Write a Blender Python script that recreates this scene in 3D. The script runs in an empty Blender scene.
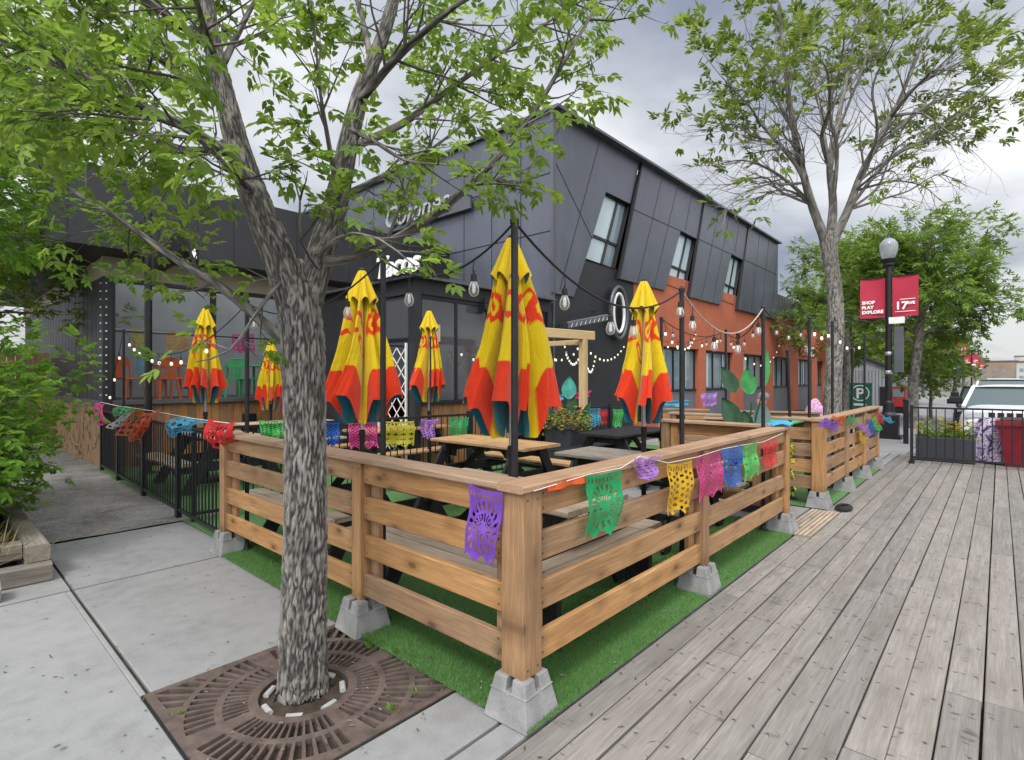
import bpy, math, random
import numpy as np
from mathutils import Vector, Matrix, noise
R = math.radians
rnd = random.Random(7)
scene = bpy.context.scene
COL = scene.collection
F, HZ, H = 540.0, 378.0, 1.6
CT, ST = 0.742, 0.6704
def P(px, y, d):
    x = (px-512)/F*d
    return Vector((ST*x+CT*d, -CT*x+ST*d, H+(HZ-y)*d/F))

# ------------------------------------------------------------------ nodes / materials
def new_mat(name):
    m = bpy.data.materials.new(name); m.use_nodes = True
    nt = m.node_tree; nt.nodes.clear()
    out = nt.nodes.new('ShaderNodeOutputMaterial')
    b = nt.nodes.new('ShaderNodeBsdfPrincipled')
    nt.links.new(b.outputs[0], out.inputs[0])
    return m, nt, b, out
def N(nt, t, **kw):
    n = nt.nodes.new(t)
    for k, v in kw.items(): setattr(n, k, v)
    return n
def L(nt, a, b): nt.links.new(a, b)
def col4(c): return (c[0], c[1], c[2], 1)
def ramp(nt, fac, stops):
    r = N(nt, 'ShaderNodeValToRGB'); e = r.color_ramp.elements
    e[0].position, e[0].color = stops[0][0], col4(stops[0][1])
    e[1].position, e[1].color = stops[-1][0], col4(stops[-1][1])
    for p, c in stops[1:-1]:
        x = e.new(p); x.color = col4(c)
    L(nt, fac, r.inputs[0]); return r
def mixc(nt, fac, a, b, mode='MIX'):
    m = N(nt, 'ShaderNodeMix', data_type='RGBA', blend_type=mode)
    for s, v in ((0, fac), (6, a), (7, b)):
        if hasattr(v, 'links'): L(nt, v, m.inputs[s])
        elif isinstance(v, (int, float)): m.inputs[s].default_value = v
        else: m.inputs[s].default_value = col4(v)
    return m.outputs[2]
def math_(nt, op, a, b=None, c=None, clamp=False):
    m = N(nt, 'ShaderNodeMath', operation=op); m.use_clamp = clamp
    for i, v in enumerate((a, b, c)):
        if v is None: continue
        if hasattr(v, 'links'): L(nt, v, m.inputs[i])
        else: m.inputs[i].default_value = v
    return m.outputs[0]
def noise_(nt, vec, scale, detail=5, rough=.6, dist=0):
    n = N(nt, 'ShaderNodeTexNoise'); n.inputs['Scale'].default_value = scale
    n.inputs['Detail'].default_value = detail; n.inputs['Roughness'].default_value = rough
    n.inputs['Distortion'].default_value = dist
    L(nt, vec, n.inputs['Vector']); return n
def bump(nt, b, h, strength=.3, dist=.01):
    n = N(nt, 'ShaderNodeBump'); n.inputs['Strength'].default_value = strength
    n.inputs['Distance'].default_value = dist; L(nt, h, n.inputs['Height']); L(nt, n.outputs[0], b.inputs['Normal'])
def mapping(nt, vec, sc):
    m = N(nt, 'ShaderNodeMapping'); m.inputs['Scale'].default_value = sc; L(nt, vec, m.inputs[0]); return m.outputs[0]

def plain(name, c, rough=.6, var=.15, scale=6, bmp=.1, metal=0, coords='Object', spec=.4):
    m, nt, b, o = new_mat(name)
    tc = N(nt, 'ShaderNodeTexCoord').outputs[coords] if coords != 'World' else N(nt, 'ShaderNodeNewGeometry').outputs['Position']
    n = noise_(nt, tc, scale)
    lo = [x*(1-var) for x in c]; hi = [min(1, x*(1+var)) for x in c]
    r = ramp(nt, n.outputs[0], [(.3, lo), (.7, hi)])
    L(nt, r.outputs[0], b.inputs['Base Color'])
    rr = N(nt, 'ShaderNodeMapRange'); rr.inputs[3].default_value = max(0, rough-.12); rr.inputs[4].default_value = min(1, rough+.12)
    L(nt, n.outputs[0], rr.inputs[0]); L(nt, rr.outputs[0], b.inputs['Roughness'])
    b.inputs['Metallic'].default_value = metal; b.inputs['Specular IOR Level'].default_value = spec
    if bmp:
        n2 = noise_(nt, tc, scale*8, 4); bump(nt, b, n2.outputs[0], bmp, .01)
    return m

def wood(name, lo, hi, knot=.8, knotc=(.1, .045, .018), val=.25, grain=1, rough=.6, spots=None, nails=False, stain=None, screws=False):
    m, nt, b, o = new_mat(name)
    a = N(nt, 'ShaderNodeAttribute', attribute_name='wc').outputs['Vector']
    bid = N(nt, 'ShaderNodeAttribute', attribute_name='bid').outputs['Fac']
    n1 = noise_(nt, mapping(nt, a, (1.1, 22, 22)), 2.2*grain, 6, .62, .6)
    n2 = noise_(nt, mapping(nt, a, (1, 4, 4)), 1.6, 4, .5)
    n3 = noise_(nt, mapping(nt, a, (4, 130, 130)), 2, 2, .5)
    f = math_(nt, 'ADD', math_(nt, 'MULTIPLY', n1.outputs[0], .65), math_(nt, 'MULTIPLY', n2.outputs[0], .35))
    c = ramp(nt, f, [(.32, lo), (.5, [(x+y)/2 for x, y in zip(lo, hi)]), (.66, hi)]).outputs[0]
    c = mixc(nt, math_(nt, 'MULTIPLY', math_(nt, 'SUBTRACT', n3.outputs[0], .35, clamp=True), .9), c, [x*.45 for x in lo])
    if knot:
        v = N(nt, 'ShaderNodeTexVoronoi'); v.inputs['Scale'].default_value = 1
        L(nt, mapping(nt, a, (3.2, 7, 0)), v.inputs['Vector']); v.inputs['Randomness'].default_value = 1
        k = ramp(nt, v.outputs['Distance'], [(.0, (1, 1, 1)), (.09, (.9, .9, .9)), (.14, (.42, .42, .42)), (.34, (0, 0, 0))]).outputs[0]
        c = mixc(nt, math_(nt, 'MULTIPLY', k, knot), c, knotc)
    if stain:
        sn = noise_(nt, mapping(nt, a, (.7, 2, 2)), 1.3, 5, .65)
        c = mixc(nt, math_(nt, 'MULTIPLY', ramp(nt, sn.outputs[0], [(.5, (0, 0, 0)), (.68, (1, 1, 1))]).outputs[0], .55), c, stain)
    if screws:
        xa = N(nt, 'ShaderNodeAttribute', attribute_name='xa').outputs['Fac']; xb = N(nt, 'ShaderNodeAttribute', attribute_name='xb').outputs['Fac']
        xe = math_(nt, 'MINIMUM', xa, xb); yy = N(nt, 'ShaderNodeAttribute', attribute_name='yc').outputs['Fac']
        en = noise_(nt, mapping(nt, a, (1, 30, 30)), 3, 4)
        c = mixc(nt, math_(nt, 'MULTIPLY', ramp(nt, math_(nt, 'ADD', xe, math_(nt, 'MULTIPLY', en.outputs[0], .16)), [(.08, (1, 1, 1)), (.17, (0, 0, 0))]).outputs[0], .45), c, [x*.4 for x in lo])
        sd = math_(nt, 'SQRT', math_(nt, 'ADD', math_(nt, 'POWER', math_(nt, 'SUBTRACT', xe, .035), 2), math_(nt, 'POWER', math_(nt, 'SUBTRACT', math_(nt, 'ABSOLUTE', yy), .036), 2)))
        c = mixc(nt, ramp(nt, sd, [(.0045, (1, 1, 1)), (.0065, (0, 0, 0))]).outputs[0], c, (.035, .03, .027))
    if nails:
        sx = N(nt, 'ShaderNodeSeparateXYZ'); L(nt, a, sx.inputs[0])
        jn = noise_(nt, mapping(nt, a, (1.4, 9, 0)), 3, 2)
        jx = math_(nt, 'ADD', sx.outputs[0], math_(nt, 'MULTIPLY', jn.outputs[0], .12))
        fx = math_(nt, 'ABSOLUTE', math_(nt, 'SUBTRACT', math_(nt, 'FRACT', math_(nt, 'DIVIDE', jx, .405)), .5))
        fx = math_(nt, 'MULTIPLY', fx, .405)
        yy = N(nt, 'ShaderNodeAttribute', attribute_name='yc').outputs['Fac']
        fy = math_(nt, 'ABSOLUTE', math_(nt, 'SUBTRACT', math_(nt, 'ABSOLUTE', yy), .042))
        dd = math_(nt, 'SQRT', math_(nt, 'ADD', math_(nt, 'POWER', fx, 2), math_(nt, 'POWER', math_(nt, 'MULTIPLY', fy, .8), 2)))
        nm = ramp(nt, dd, [(.005, (1, 1, 1)), (.0105, (0, 0, 0))]).outputs[0]
        c = mixc(nt, math_(nt, 'MULTIPLY', nm, .85), c, (.03, .027, .025))
        # short dark checks across the grain
        cn = noise_(nt, mapping(nt, a, (38, 9, 9)), 1, 2, .5)
        cm = noise_(nt, mapping(nt, a, (3, 10, 10)), 1.0, 2, .5)
        ck = math_(nt, 'MULTIPLY', ramp(nt, cn.outputs[0], [(.61, (0, 0, 0)), (.68, (1, 1, 1))]).outputs[0], ramp(nt, cm.outputs[0], [(.53, (0, 0, 0)), (.61, (1, 1, 1))]).outputs[0])
        c = mixc(nt, math_(nt, 'MULTIPLY', ck, .7), c, (.06, .052, .047))
    hv = N(nt, 'ShaderNodeHueSaturation'); L(nt, c, hv.inputs['Color'])
    vv = math_(nt, 'ADD', math_(nt, 'MULTIPLY', bid, val), 1-val/2); L(nt, vv, hv.inputs['Value'])
    L(nt, math_(nt, 'ADD', math_(nt, 'MULTIPLY', bid, .2), .82), hv.inputs['Saturation'])
    L(nt, hv.outputs[0], b.inputs['Base Color']); b.inputs['Roughness'].default_value = rough
    b.inputs['Specular IOR Level'].default_value = .3
    bump(nt, b, f, .35, .008)
    return m

def leafm(name, c1, c2, trans=.45, back=None):
    m, nt, b, o = new_mat(name)
    bid = N(nt, 'ShaderNodeAttribute', attribute_name='bid').outputs['Fac']
    c = ramp(nt, bid, [(0, c1), (.55, [(x+y)/2 for x, y in zip(c1, c2)]), (1, c2)]).outputs[0]
    L(nt, c, b.inputs['Base Color']); b.inputs['Roughness'].default_value = .55; b.inputs['Specular IOR Level'].default_value = .35
    t = N(nt, 'ShaderNodeBsdfTranslucent')
    hv = N(nt, 'ShaderNodeHueSaturation'); hv.inputs['Hue'].default_value = .485; hv.inputs['Value'].default_value = 1.5; L(nt, c, hv.inputs['Color'])
    L(nt, hv.outputs[0], t.inputs[0])
    mx = N(nt, 'ShaderNodeMixShader'); mx.inputs[0].default_value = trans
    L(nt, b.outputs[0], mx.inputs[1]); L(nt, t.outputs[0], mx.inputs[2]); L(nt, mx.outputs[0], o.inputs[0])
    return m
def tissue(name, c):
    m, nt, b, o = new_mat(name)
    tc = N(nt, 'ShaderNodeTexCoord').outputs['Object']
    n = noise_(nt, tc, 14, 3)
    cc = ramp(nt, n.outputs[0], [(.3, [x*.75 for x in c]), (.7, [min(1, x*1.15) for x in c])]).outputs[0]
    L(nt, cc, b.inputs['Base Color']); b.inputs['Roughness'].default_value = .35
    t = N(nt, 'ShaderNodeBsdfTranslucent'); L(nt, cc, t.inputs[0])
    mx = N(nt, 'ShaderNodeMixShader'); mx.inputs[0].default_value = .35
    L(nt, b.outputs[0], mx.inputs[1]); L(nt, t.outputs[0], mx.inputs[2]); L(nt, mx.outputs[0], o.inputs[0])
    return m
def glassm(name, tint, refl=.3, dust=.12, rough=.03, opaque=False):
    m, nt, b, o = new_mat(name)
    tc = N(nt, 'ShaderNodeTexCoord').outputs['Object']
    n = noise_(nt, tc, 1.2, 4)
    b.inputs['Base Color'].default_value = col4(tint); b.inputs['Roughness'].default_value = rough
    b.inputs['Specular IOR Level'].default_value = .8
    bump(nt, b, noise_(nt, tc, .7, 2).outputs[0], .08, .05)
    if opaque: return m
    tr = N(nt, 'ShaderNodeBsdfTransparent'); tr.inputs[0].default_value = (.93, .94, .94, 1)
    mx = N(nt, 'ShaderNodeMixShader')
    fr = N(nt, 'ShaderNodeLayerWeight'); fr.inputs[0].default_value = .25
    fac = math_(nt, 'ADD', math_(nt, 'MULTIPLY', fr.outputs['Fresnel'], .6), math_(nt, 'ADD', refl, math_(nt, 'MULTIPLY', n.outputs[0], dust)), clamp=True)
    L(nt, fac, mx.inputs[0]); L(nt, tr.outputs[0], mx.inputs[1]); L(nt, b.outputs[0], mx.inputs[2]); L(nt, mx.outputs[0], o.inputs[0])
    return m
def attrcol(name, rough=.7, back=None):
    m, nt, b, o = new_mat(name)
    a = N(nt, 'ShaderNodeAttribute', attribute_name='col').outputs['Color']
    if back:
        g = N(nt, 'ShaderNodeNewGeometry'); a = mixc(nt, g.outputs['Backfacing'], a, back)
    tc = N(nt, 'ShaderNodeTexCoord').outputs['Object']
    n = noise_(nt, tc, 5, 4)
    a = mixc(nt, math_(nt, 'MULTIPLY', n.outputs[0], .25), a, (.3, .2, .08), 'MULTIPLY')
    L(nt, a, b.inputs['Base Color']); b.inputs['Roughness'].default_value = rough
    b.inputs['Sheen Weight'].default_value = .25; b.inputs['Specular IOR Level'].default_value = .15
    bump(nt, b, noise_(nt, mapping(nt, tc, (1, 1, .45)), 16, 5, .6, 1.0).outputs[0], .5, .03)
    t = N(nt, 'ShaderNodeBsdfTranslucent'); L(nt, a, t.inputs[0])
    mx = N(nt, 'ShaderNodeMixShader'); mx.inputs[0].default_value = .15
    L(nt, b.outputs[0], mx.inputs[1]); L(nt, t.outputs[0], mx.inputs[2]); L(nt, mx.outputs[0], o.inputs[0])
    return m

M = {}
M['fence_wood'] = wood('fence_wood', (.26, .125, .046), (.48, .272, .112), knot=.9, val=.34, screws=True, stain=(.15, .085, .04))
M['cap_wood'] = wood('cap_wood', (.28, .16, .09), (.46, .31, .20), knot=.5, val=.2)
M['deck_wood'] = wood('deck_wood', (.17, .153, .136), (.295, .273, .247), knot=.4, knotc=(.085, .07, .06), val=.27, nails=True, rough=.75, stain=(.16, .14, .12))
M['table_wood'] = wood('table_wood', (.30, .22, .15), (.52, .42, .31), knot=.5, val=.3)
M['warm_wood'] = wood('warm_wood', (.28, .15, .06), (.50, .31, .14), knot=.5, val=.3)
M['siding_wood'] = wood('siding_wood', (.20, .085, .025), (.40, .20, .075), knot=.6, val=.45)
M['pine'] = wood('pine', (.46, .30, .12), (.64, .45, .21), knot=.4, val=.15)
M['old_timber'] = wood('old_timber', (.14, .12, .095), (.32, .28, .23), knot=.3, knotc=(.06, .05, .04), val=.3, rough=.85)
M['black_metal'] = plain('black_metal', (.012, .012, .014), .38, .3, 12, .05, .0)
M['black_wood'] = plain('black_wood', (.014, .014, .016), .55, .3, 9, .2)
M['cable'] = plain('cable', (.012, .012, .012), .5, .2, 20, 0)
M['cable_light'] = plain('cable_light', (.42, .37, .30), .5, .2, 20, 0)
M['steel'] = plain('steel', (.5, .5, .51), .35, .15, 8, .05, .9)
M['white_metal'] = plain('white_metal', (.75, .75, .73), .45, .06, 10, .03)
M['concrete_block'] = plain('concrete_block', (.24, .24, .235), .9, .25, 7, .45)
def cladding(name, c):
    m, nt, b, o = new_mat(name)
    p = N(nt, 'ShaderNodeNewGeometry').outputs['Position']
    n = noise_(nt, mapping(nt, p, (2.2, 2.2, .22)), 1.6, 5, .6); n2 = noise_(nt, p, .45, 3); n3 = noise_(nt, p, .9, 2)
    f = math_(nt, 'ADD', math_(nt, 'MULTIPLY', n.outputs[0], .5), math_(nt, 'MULTIPLY', n2.outputs[0], .5))
    L(nt, ramp(nt, f, [(.32, [x*.78 for x in c]), (.5, c), (.68, [x*1.22 for x in c])]).outputs[0], b.inputs['Base Color'])
    L(nt, math_(nt, 'ADD', math_(nt, 'MULTIPLY', n.outputs[0], .3), .25), b.inputs['Roughness']); b.inputs['Metallic'].default_value = .25
    bump(nt, b, n3.outputs[0], .25, .08); return m
M['cladding'] = cladding('cladding', (.098, .107, .136))
M['cladding_dark'] = plain('cladding_dark', (.026, .027, .031), .5, .15, 1, .03, .1, 'World')
M['seam'] = plain('seam', (.011, .011, .013), .6, .2, 3, 0)
M['coping'] = plain('coping', (.11, .115, .13), .4, .12, 1.5, .02, .5)
M['red_wall'] = plain('red_wall', (.40, .112, .056), .85, .1, 2.2, .3, 0, 'World')
M['grey_panel'] = plain('grey_panel', (.13, .135, .15), .7, .12, 2, .1)
M['beige'] = plain('beige', (.44, .38, .30), .8, .08, 2, .1)
M['annex_dark'] = plain('annex_dark', (.022, .022, .026), .5, .25, 2, .05)
M['orange_paint'] = plain('orange_paint', (.80, .15, .02), .4, .1, 5, .02)
M['green_paint'] = plain('green_paint', (.07, .55, .19), .4, .1, 5, .02)
M['red_plastic'] = plain('red_plastic', (.19, .012, .022), .42, .15, 4, .03)
M['dark_planter'] = plain('dark_planter', (.035, .037, .045), .55, .15, 5, .08)
M['soil'] = plain('soil', (.05, .036, .025), .95, .5, 14, .8)
M['asphalt'] = plain('asphalt', (.062, .062, .064), .9, .2, 2.5, .3, 0, 'World')
M['earth'] = plain('earth', (.15, .15, .135), .95, .3, .3, .3, 0, 'World')
M['grate_iron'] = plain('grate_iron', (.115, .086, .073), .75, .4, 9, .35, .2)
M['pale_stone'] = plain('pale_stone', (.36, .36, .355), .8, .25, 12, .3)
M['white_paint'] = plain('white_paint', (.72, .73, .74), .25, .04, 3, 0)
M['car_dark'] = plain('car_dark', (.02, .022, .026), .2, .1, 3, 0)
M['car_red'] = plain('car_red', (.3, .03, .03), .25, .1, 3, 0)
M['car_silver'] = plain('car_silver', (.4, .41, .43), .25, .08, 3, 0, .5)
M['rubber'] = plain('rubber', (.015, .015, .015), .8, .2, 10, .1)
M['chrome'] = plain('chrome', (.7, .7, .72), .15, .05, 5, 0, 1)
M['pane'] = glassm('pane', (.16, .22, .25), opaque=True, rough=.04)
M['pane_bright'] = glassm('pane_bright', (.42, .52, .55), opaque=True, rough=.05)
M['car_glass'] = glassm('car_glass', (.07, .10, .10), opaque=True, rough=.12)
M['pane_grey'] = glassm('pane_grey', (.075, .077, .085), opaque=True, rough=.06)
M['clear_vinyl'] = glassm('clear_vinyl', (.30, .29, .29), .02, .08, .10)
M['bulb_glass'] = glassm('bulb_glass', (.6, .6, .58), .10, .08, .05)
M['lamp_glass'] = glassm('lamp_glass', (.5, .52, .56), .3, .3, .15)
M['banner_red'] = plain('banner_red', (.42, .02, .05), .6, .1, 3, .05)
M['white_print'] = plain('white_print', (.82, .82, .8), .5, .03, 3, 0)
M['sign_green'] = plain('sign_green', (.008, .13, .085), .45, .1, 3, .02)
M['corrugated'] = plain('corrugated', (.27, .29, .31), .5, .1, 2, .05, .3)
M['brown_wall'] = plain('brown_wall', (.28, .2, .15), .85, .2, .2, .1)
M['pale_wall'] = plain('pale_wall', (.45, .42, .38), .85, .15, .2, .1)
M['skin'] = plain('skin', (.48, .28, .2), .5, .08, 8, .05)
M['hair_grey'] = plain('hair_grey', (.16, .15, .15), .7, .3, 30, .4)
M['jacket'] = plain('jacket', (.02, .023, .032), .8, .2, 8, .2)
M['trousers'] = plain('trousers', (.04, .05, .08), .85, .2, 8, .2)
M['teal_leaf'] = plain('teal_leaf', (.03, .21, .17), .45, .3, 6, .08)
M['paddle_dark'] = plain('paddle_dark', (.015, .06, .022), .4, .35, 8, .08)
M['paddle_green'] = plain('paddle_green', (.03, .21, .05), .4, .3, 8, .08)
M['paddle_grey'] = plain('paddle_grey', (.10, .17, .16), .5, .2, 8, .08)
M['leaf_near'] = leafm('leaf_near', (.085, .165, .02), (.22, .34, .05), .5)
M['leaf_bush'] = leafm('leaf_bush', (.085, .19, .02), (.21, .38, .05), .5)
M['leaf_olive'] = leafm('leaf_olive', (.08, .14, .02), (.22, .30, .05), .45)
M['leaf_far'] = leafm('leaf_far', (.08, .15, .02), (.20, .32, .05), .45)
M['leaf_lime'] = leafm('leaf_lime', (.075, .14, .016), (.18, .27, .035), .45)
M['leaf_dark'] = leafm('leaf_dark', (.02, .055, .014), (.055, .11, .02), .3)
M['leaf_grass'] = leafm('leaf_grass', (.16, .14, .06), (.30, .26, .12), .3)
for nm, c in dict(purple=(.24, .09, .58), green=(.015, .42, .14), lavender=(.44, .22, .68), yellow=(.80, .48, .01), pink=(.68, .055, .26),
                  blue=(.02, .13, .52), lime=(.09, .60, .13), red=(.68, .025, .03), cyan=(.08, .42, .66), orange=(.82, .13, .025), white=(.7, .68, .75), gold=(.7, .4, .1), olive=(.55, .48, .04)).items():
    M['t_'+nm] = tissue('tissue_'+nm, c)
for nm, c in dict(yellow=(.72, .55, .05), pink=(.62, .18, .24), purple=(.3, .1, .5), white=(.75, .72, .6)).items():
    M['f_'+nm] = tissue('petal_'+nm, c)

def lit_bulb():
    m, nt, b, o = new_mat('lit_bulb')
    b.inputs['Base Color'].default_value = (.8, .75, .65, 1); b.inputs['Emission Color'].default_value = (1, .88, .66, 1); b.inputs['Emission Strength'].default_value = .35
    n = noise_(nt, N(nt, 'ShaderNodeTexCoord').outputs['Object'], 30, 2)
    L(nt, ramp(nt, n.outputs[0], [(.3, (.7, .66, .55)), (.7, (.85, .8, .7))]).outputs[0], b.inputs['Base Color'])
    return m
M['lit_bulb'] = lit_bulb()

def bark(name, dark, light, mid):
    m, nt, b, o = new_mat(name)
    h = N(nt, 'ShaderNodeAttribute', attribute_name='bid').outputs['Fac']
    tc = N(nt, 'ShaderNodeAttribute', attribute_name='wc').outputs['Vector']
    n = noise_(nt, mapping(nt, tc, (11, 75, 75)), 1.3, 6, .7, .4)
    n2 = noise_(nt, mapping(nt, tc, (1.6, 5, 5)), 1.2, 5, .65)
    f = math_(nt, 'ADD', h, math_(nt, 'MULTIPLY', math_(nt, 'SUBTRACT', n.outputs[0], .5), .95))
    c = ramp(nt, f, [(.22, dark), (.46, mid), (.66, [(x*.6+y*.4) for x, y in zip(mid, light)]), (.95, light)]).outputs[0]
    c = mixc(nt, ramp(nt, n2.outputs[0], [(.35, (0, 0, 0)), (.75, (.75, .75, .75))]).outputs[0], c, (.045, .043, .034))
    L(nt, c, b.inputs['Base Color']); b.inputs['Roughness'].default_value = .9
    bump(nt, b, n.outputs[0], .6, .012)
    return m
M['bark'] = bark('bark', (.017, .0155, .014), (.32, .295, .265), (.082, .075, .068))
M['bark_far'] = bark('bark_far', (.05, .045, .04), (.34, .32, .29), (.17, .155, .14))

def concrete(name, c, scale=1):
    m, nt, b, o = new_mat(name)
    p = N(nt, 'ShaderNodeNewGeometry').outputs['Position']
    bid = N(nt, 'ShaderNodeAttribute', attribute_name='bid').outputs['Fac']
    n = noise_(nt, p, 1.3*scale, 8, .65); n2 = noise_(nt, p, 70*scale, 3, .6); n3 = noise_(nt, p, 9*scale, 4, .5)
    f = math_(nt, 'ADD', math_(nt, 'MULTIPLY', n.outputs[0], .5), math_(nt, 'ADD', math_(nt, 'MULTIPLY', n2.outputs[0], .2), math_(nt, 'MULTIPLY', n3.outputs[0], .3)))
    r = ramp(nt, f, [(.34, [x*.74 for x in c]), (.5, c), (.66, [x*1.15 for x in c])]).outputs[0]
    v = N(nt, 'ShaderNodeTexVoronoi'); v.inputs['Scale'].default_value = 3.1*scale; L(nt, p, v.inputs['Vector'])
    sp = ramp(nt, v.outputs['Distance'], [(.025, (1, 1, 1)), (.06, (0, 0, 0))]).outputs[0]
    sn = ramp(nt, noise_(nt, p, 1.9, 2).outputs[0], [(.52, (0, 0, 0)), (.6, (1, 1, 1))]).outputs[0]
    r = mixc(nt, math_(nt, 'MULTIPLY', math_(nt, 'MULTIPLY', sp, sn), .7), r, [x*.3 for x in c])
    hv = N(nt, 'ShaderNodeHueSaturation'); L(nt, r, hv.inputs['Color']); L(nt, math_(nt, 'ADD', math_(nt, 'MULTIPLY', bid, .14), .93), hv.inputs['Value'])
    L(nt, hv.outputs[0], b.inputs['Base Color']); b.inputs['Roughness'].default_value = .9
    bump(nt, b, n2.outputs[0], .25, .004)
    return m
M['concrete'] = concrete('concrete', (.24, .241, .24))
def gravel():
    m, nt, b, o = new_mat('gravel')
    p = N(nt, 'ShaderNodeNewGeometry').outputs['Position']
    n = noise_(nt, p, 1.7, 8, .75, .5); n2 = noise_(nt, p, 34, 4, .7)
    v = N(nt, 'ShaderNodeTexVoronoi'); v.inputs['Scale'].default_value = 55; L(nt, p, v.inputs['Vector'])
    f = math_(nt, 'ADD', math_(nt, 'MULTIPLY', n.outputs[0], .7), math_(nt, 'MULTIPLY', n2.outputs[0], .3))
    c = ramp(nt, f, [(.34, (.075, .07, .064)), (.44, (.19, .18, .17)), (.56, (.29, .275, .26)), (.7, (.37, .35, .33))]).outputs[0]
    c = mixc(nt, .35, c, v.outputs['Color'], 'SOFT_LIGHT')
    L(nt, c, b.inputs['Base Color']); b.inputs['Roughness'].default_value = .95
    bump(nt, b, math_(nt, 'ADD', f, math_(nt, 'MULTIPLY', v.outputs['Distance'], .5)), .8, .03)
    return m
M['gravel'] = gravel()
def turfm():
    m, nt, b, o = new_mat('turf')
    p = N(nt, 'ShaderNodeNewGeometry').outputs['Position']
    n = noise_(nt, p, 160, 3, .7); n2 = noise_(nt, p, 2.2, 5, .6)
    c = ramp(nt, n.outputs[0], [(.3, (.06, .14, .04)), (.7, (.13, .29, .085))]).outputs[0]
    c = mixc(nt, math_(nt, 'MULTIPLY', n2.outputs[0], .4), c, (.045, .11, .03))
    L(nt, c, b.inputs['Base Color']); b.inputs['Roughness'].default_value = .85; bump(nt, b, n.outputs[0], .7, .015)
    return m
M['turf'] = turfm()
M['turf_blade'] = leafm('turf_blade', (.10, .21, .06), (.18, .36, .11), .4)
def graffiti():
    m, nt, b, o = new_mat('graffiti_wood')
    p = N(nt, 'ShaderNodeNewGeometry').outputs['Position']
    n = noise_(nt, mapping(nt, p, (1, 14, 1)), 1.5, 5)
    c = ramp(nt, n.outputs[0], [(.3, (.20, .11, .05)), (.7, (.36, .22, .11))]).outputs[0]
    w = noise_(nt, mapping(nt, p, (1, 1.1, .8)), 2.1, 1.5, .5, 1.6)
    ln = math_(nt, 'ABSOLUTE', math_(nt, 'SUBTRACT', w.outputs[0], .5))
    lm = ramp(nt, ln, [(.018, (1, 1, 1)), (.027, (0, 0, 0))]).outputs[0]
    g = noise_(nt, p, .55, 1)
    gm = ramp(nt, g.outputs[0], [(.34, (0, 0, 0)), (.39, (1, 1, 1))]).outputs[0]
    c = mixc(nt, math_(nt, 'MULTIPLY', lm, gm), c, (.012, .012, .015))
    L(nt, c, b.inputs['Base Color']); b.inputs['Roughness'].default_value = .8
    return m
M['graffiti'] = graffiti()
def pattern_cloth(name, cols, scale):
    m, nt, b, o = new_mat(name)
    tc = N(nt, 'ShaderNodeTexCoord').outputs['Object']
    n = noise_(nt, tc, scale, 2, .5, 1.2)
    r = ramp(nt, n.outputs[0], cols); r.color_ramp.interpolation = 'CONSTANT'
    L(nt, r.outputs[0], b.inputs['Base Color']); b.inputs['Roughness'].default_value = .8
    return m
M['cover_cloth'] = pattern_cloth('cover_cloth', [(0, (.03, .02, .06)), (.36, (.14, .09, .26)), (.43, (.42, .40, .48)), (.49, (.30, .17, .32)), (.55, (.55, .53, .57)), (.62, (.06, .05, .13))], 8)
M['pink_cloth'] = pattern_cloth('pink_cloth', [(0, (.5, .25, .5)), (.42, (.62, .35, .5)), (.5, (.72, .5, .65)), (.56, (.55, .18, .35)), (.62, (.65, .5, .72))], 7)
M['umbrella_cloth'] = attrcol('umbrella_cloth', .92, (.02, .22, .30))

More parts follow.
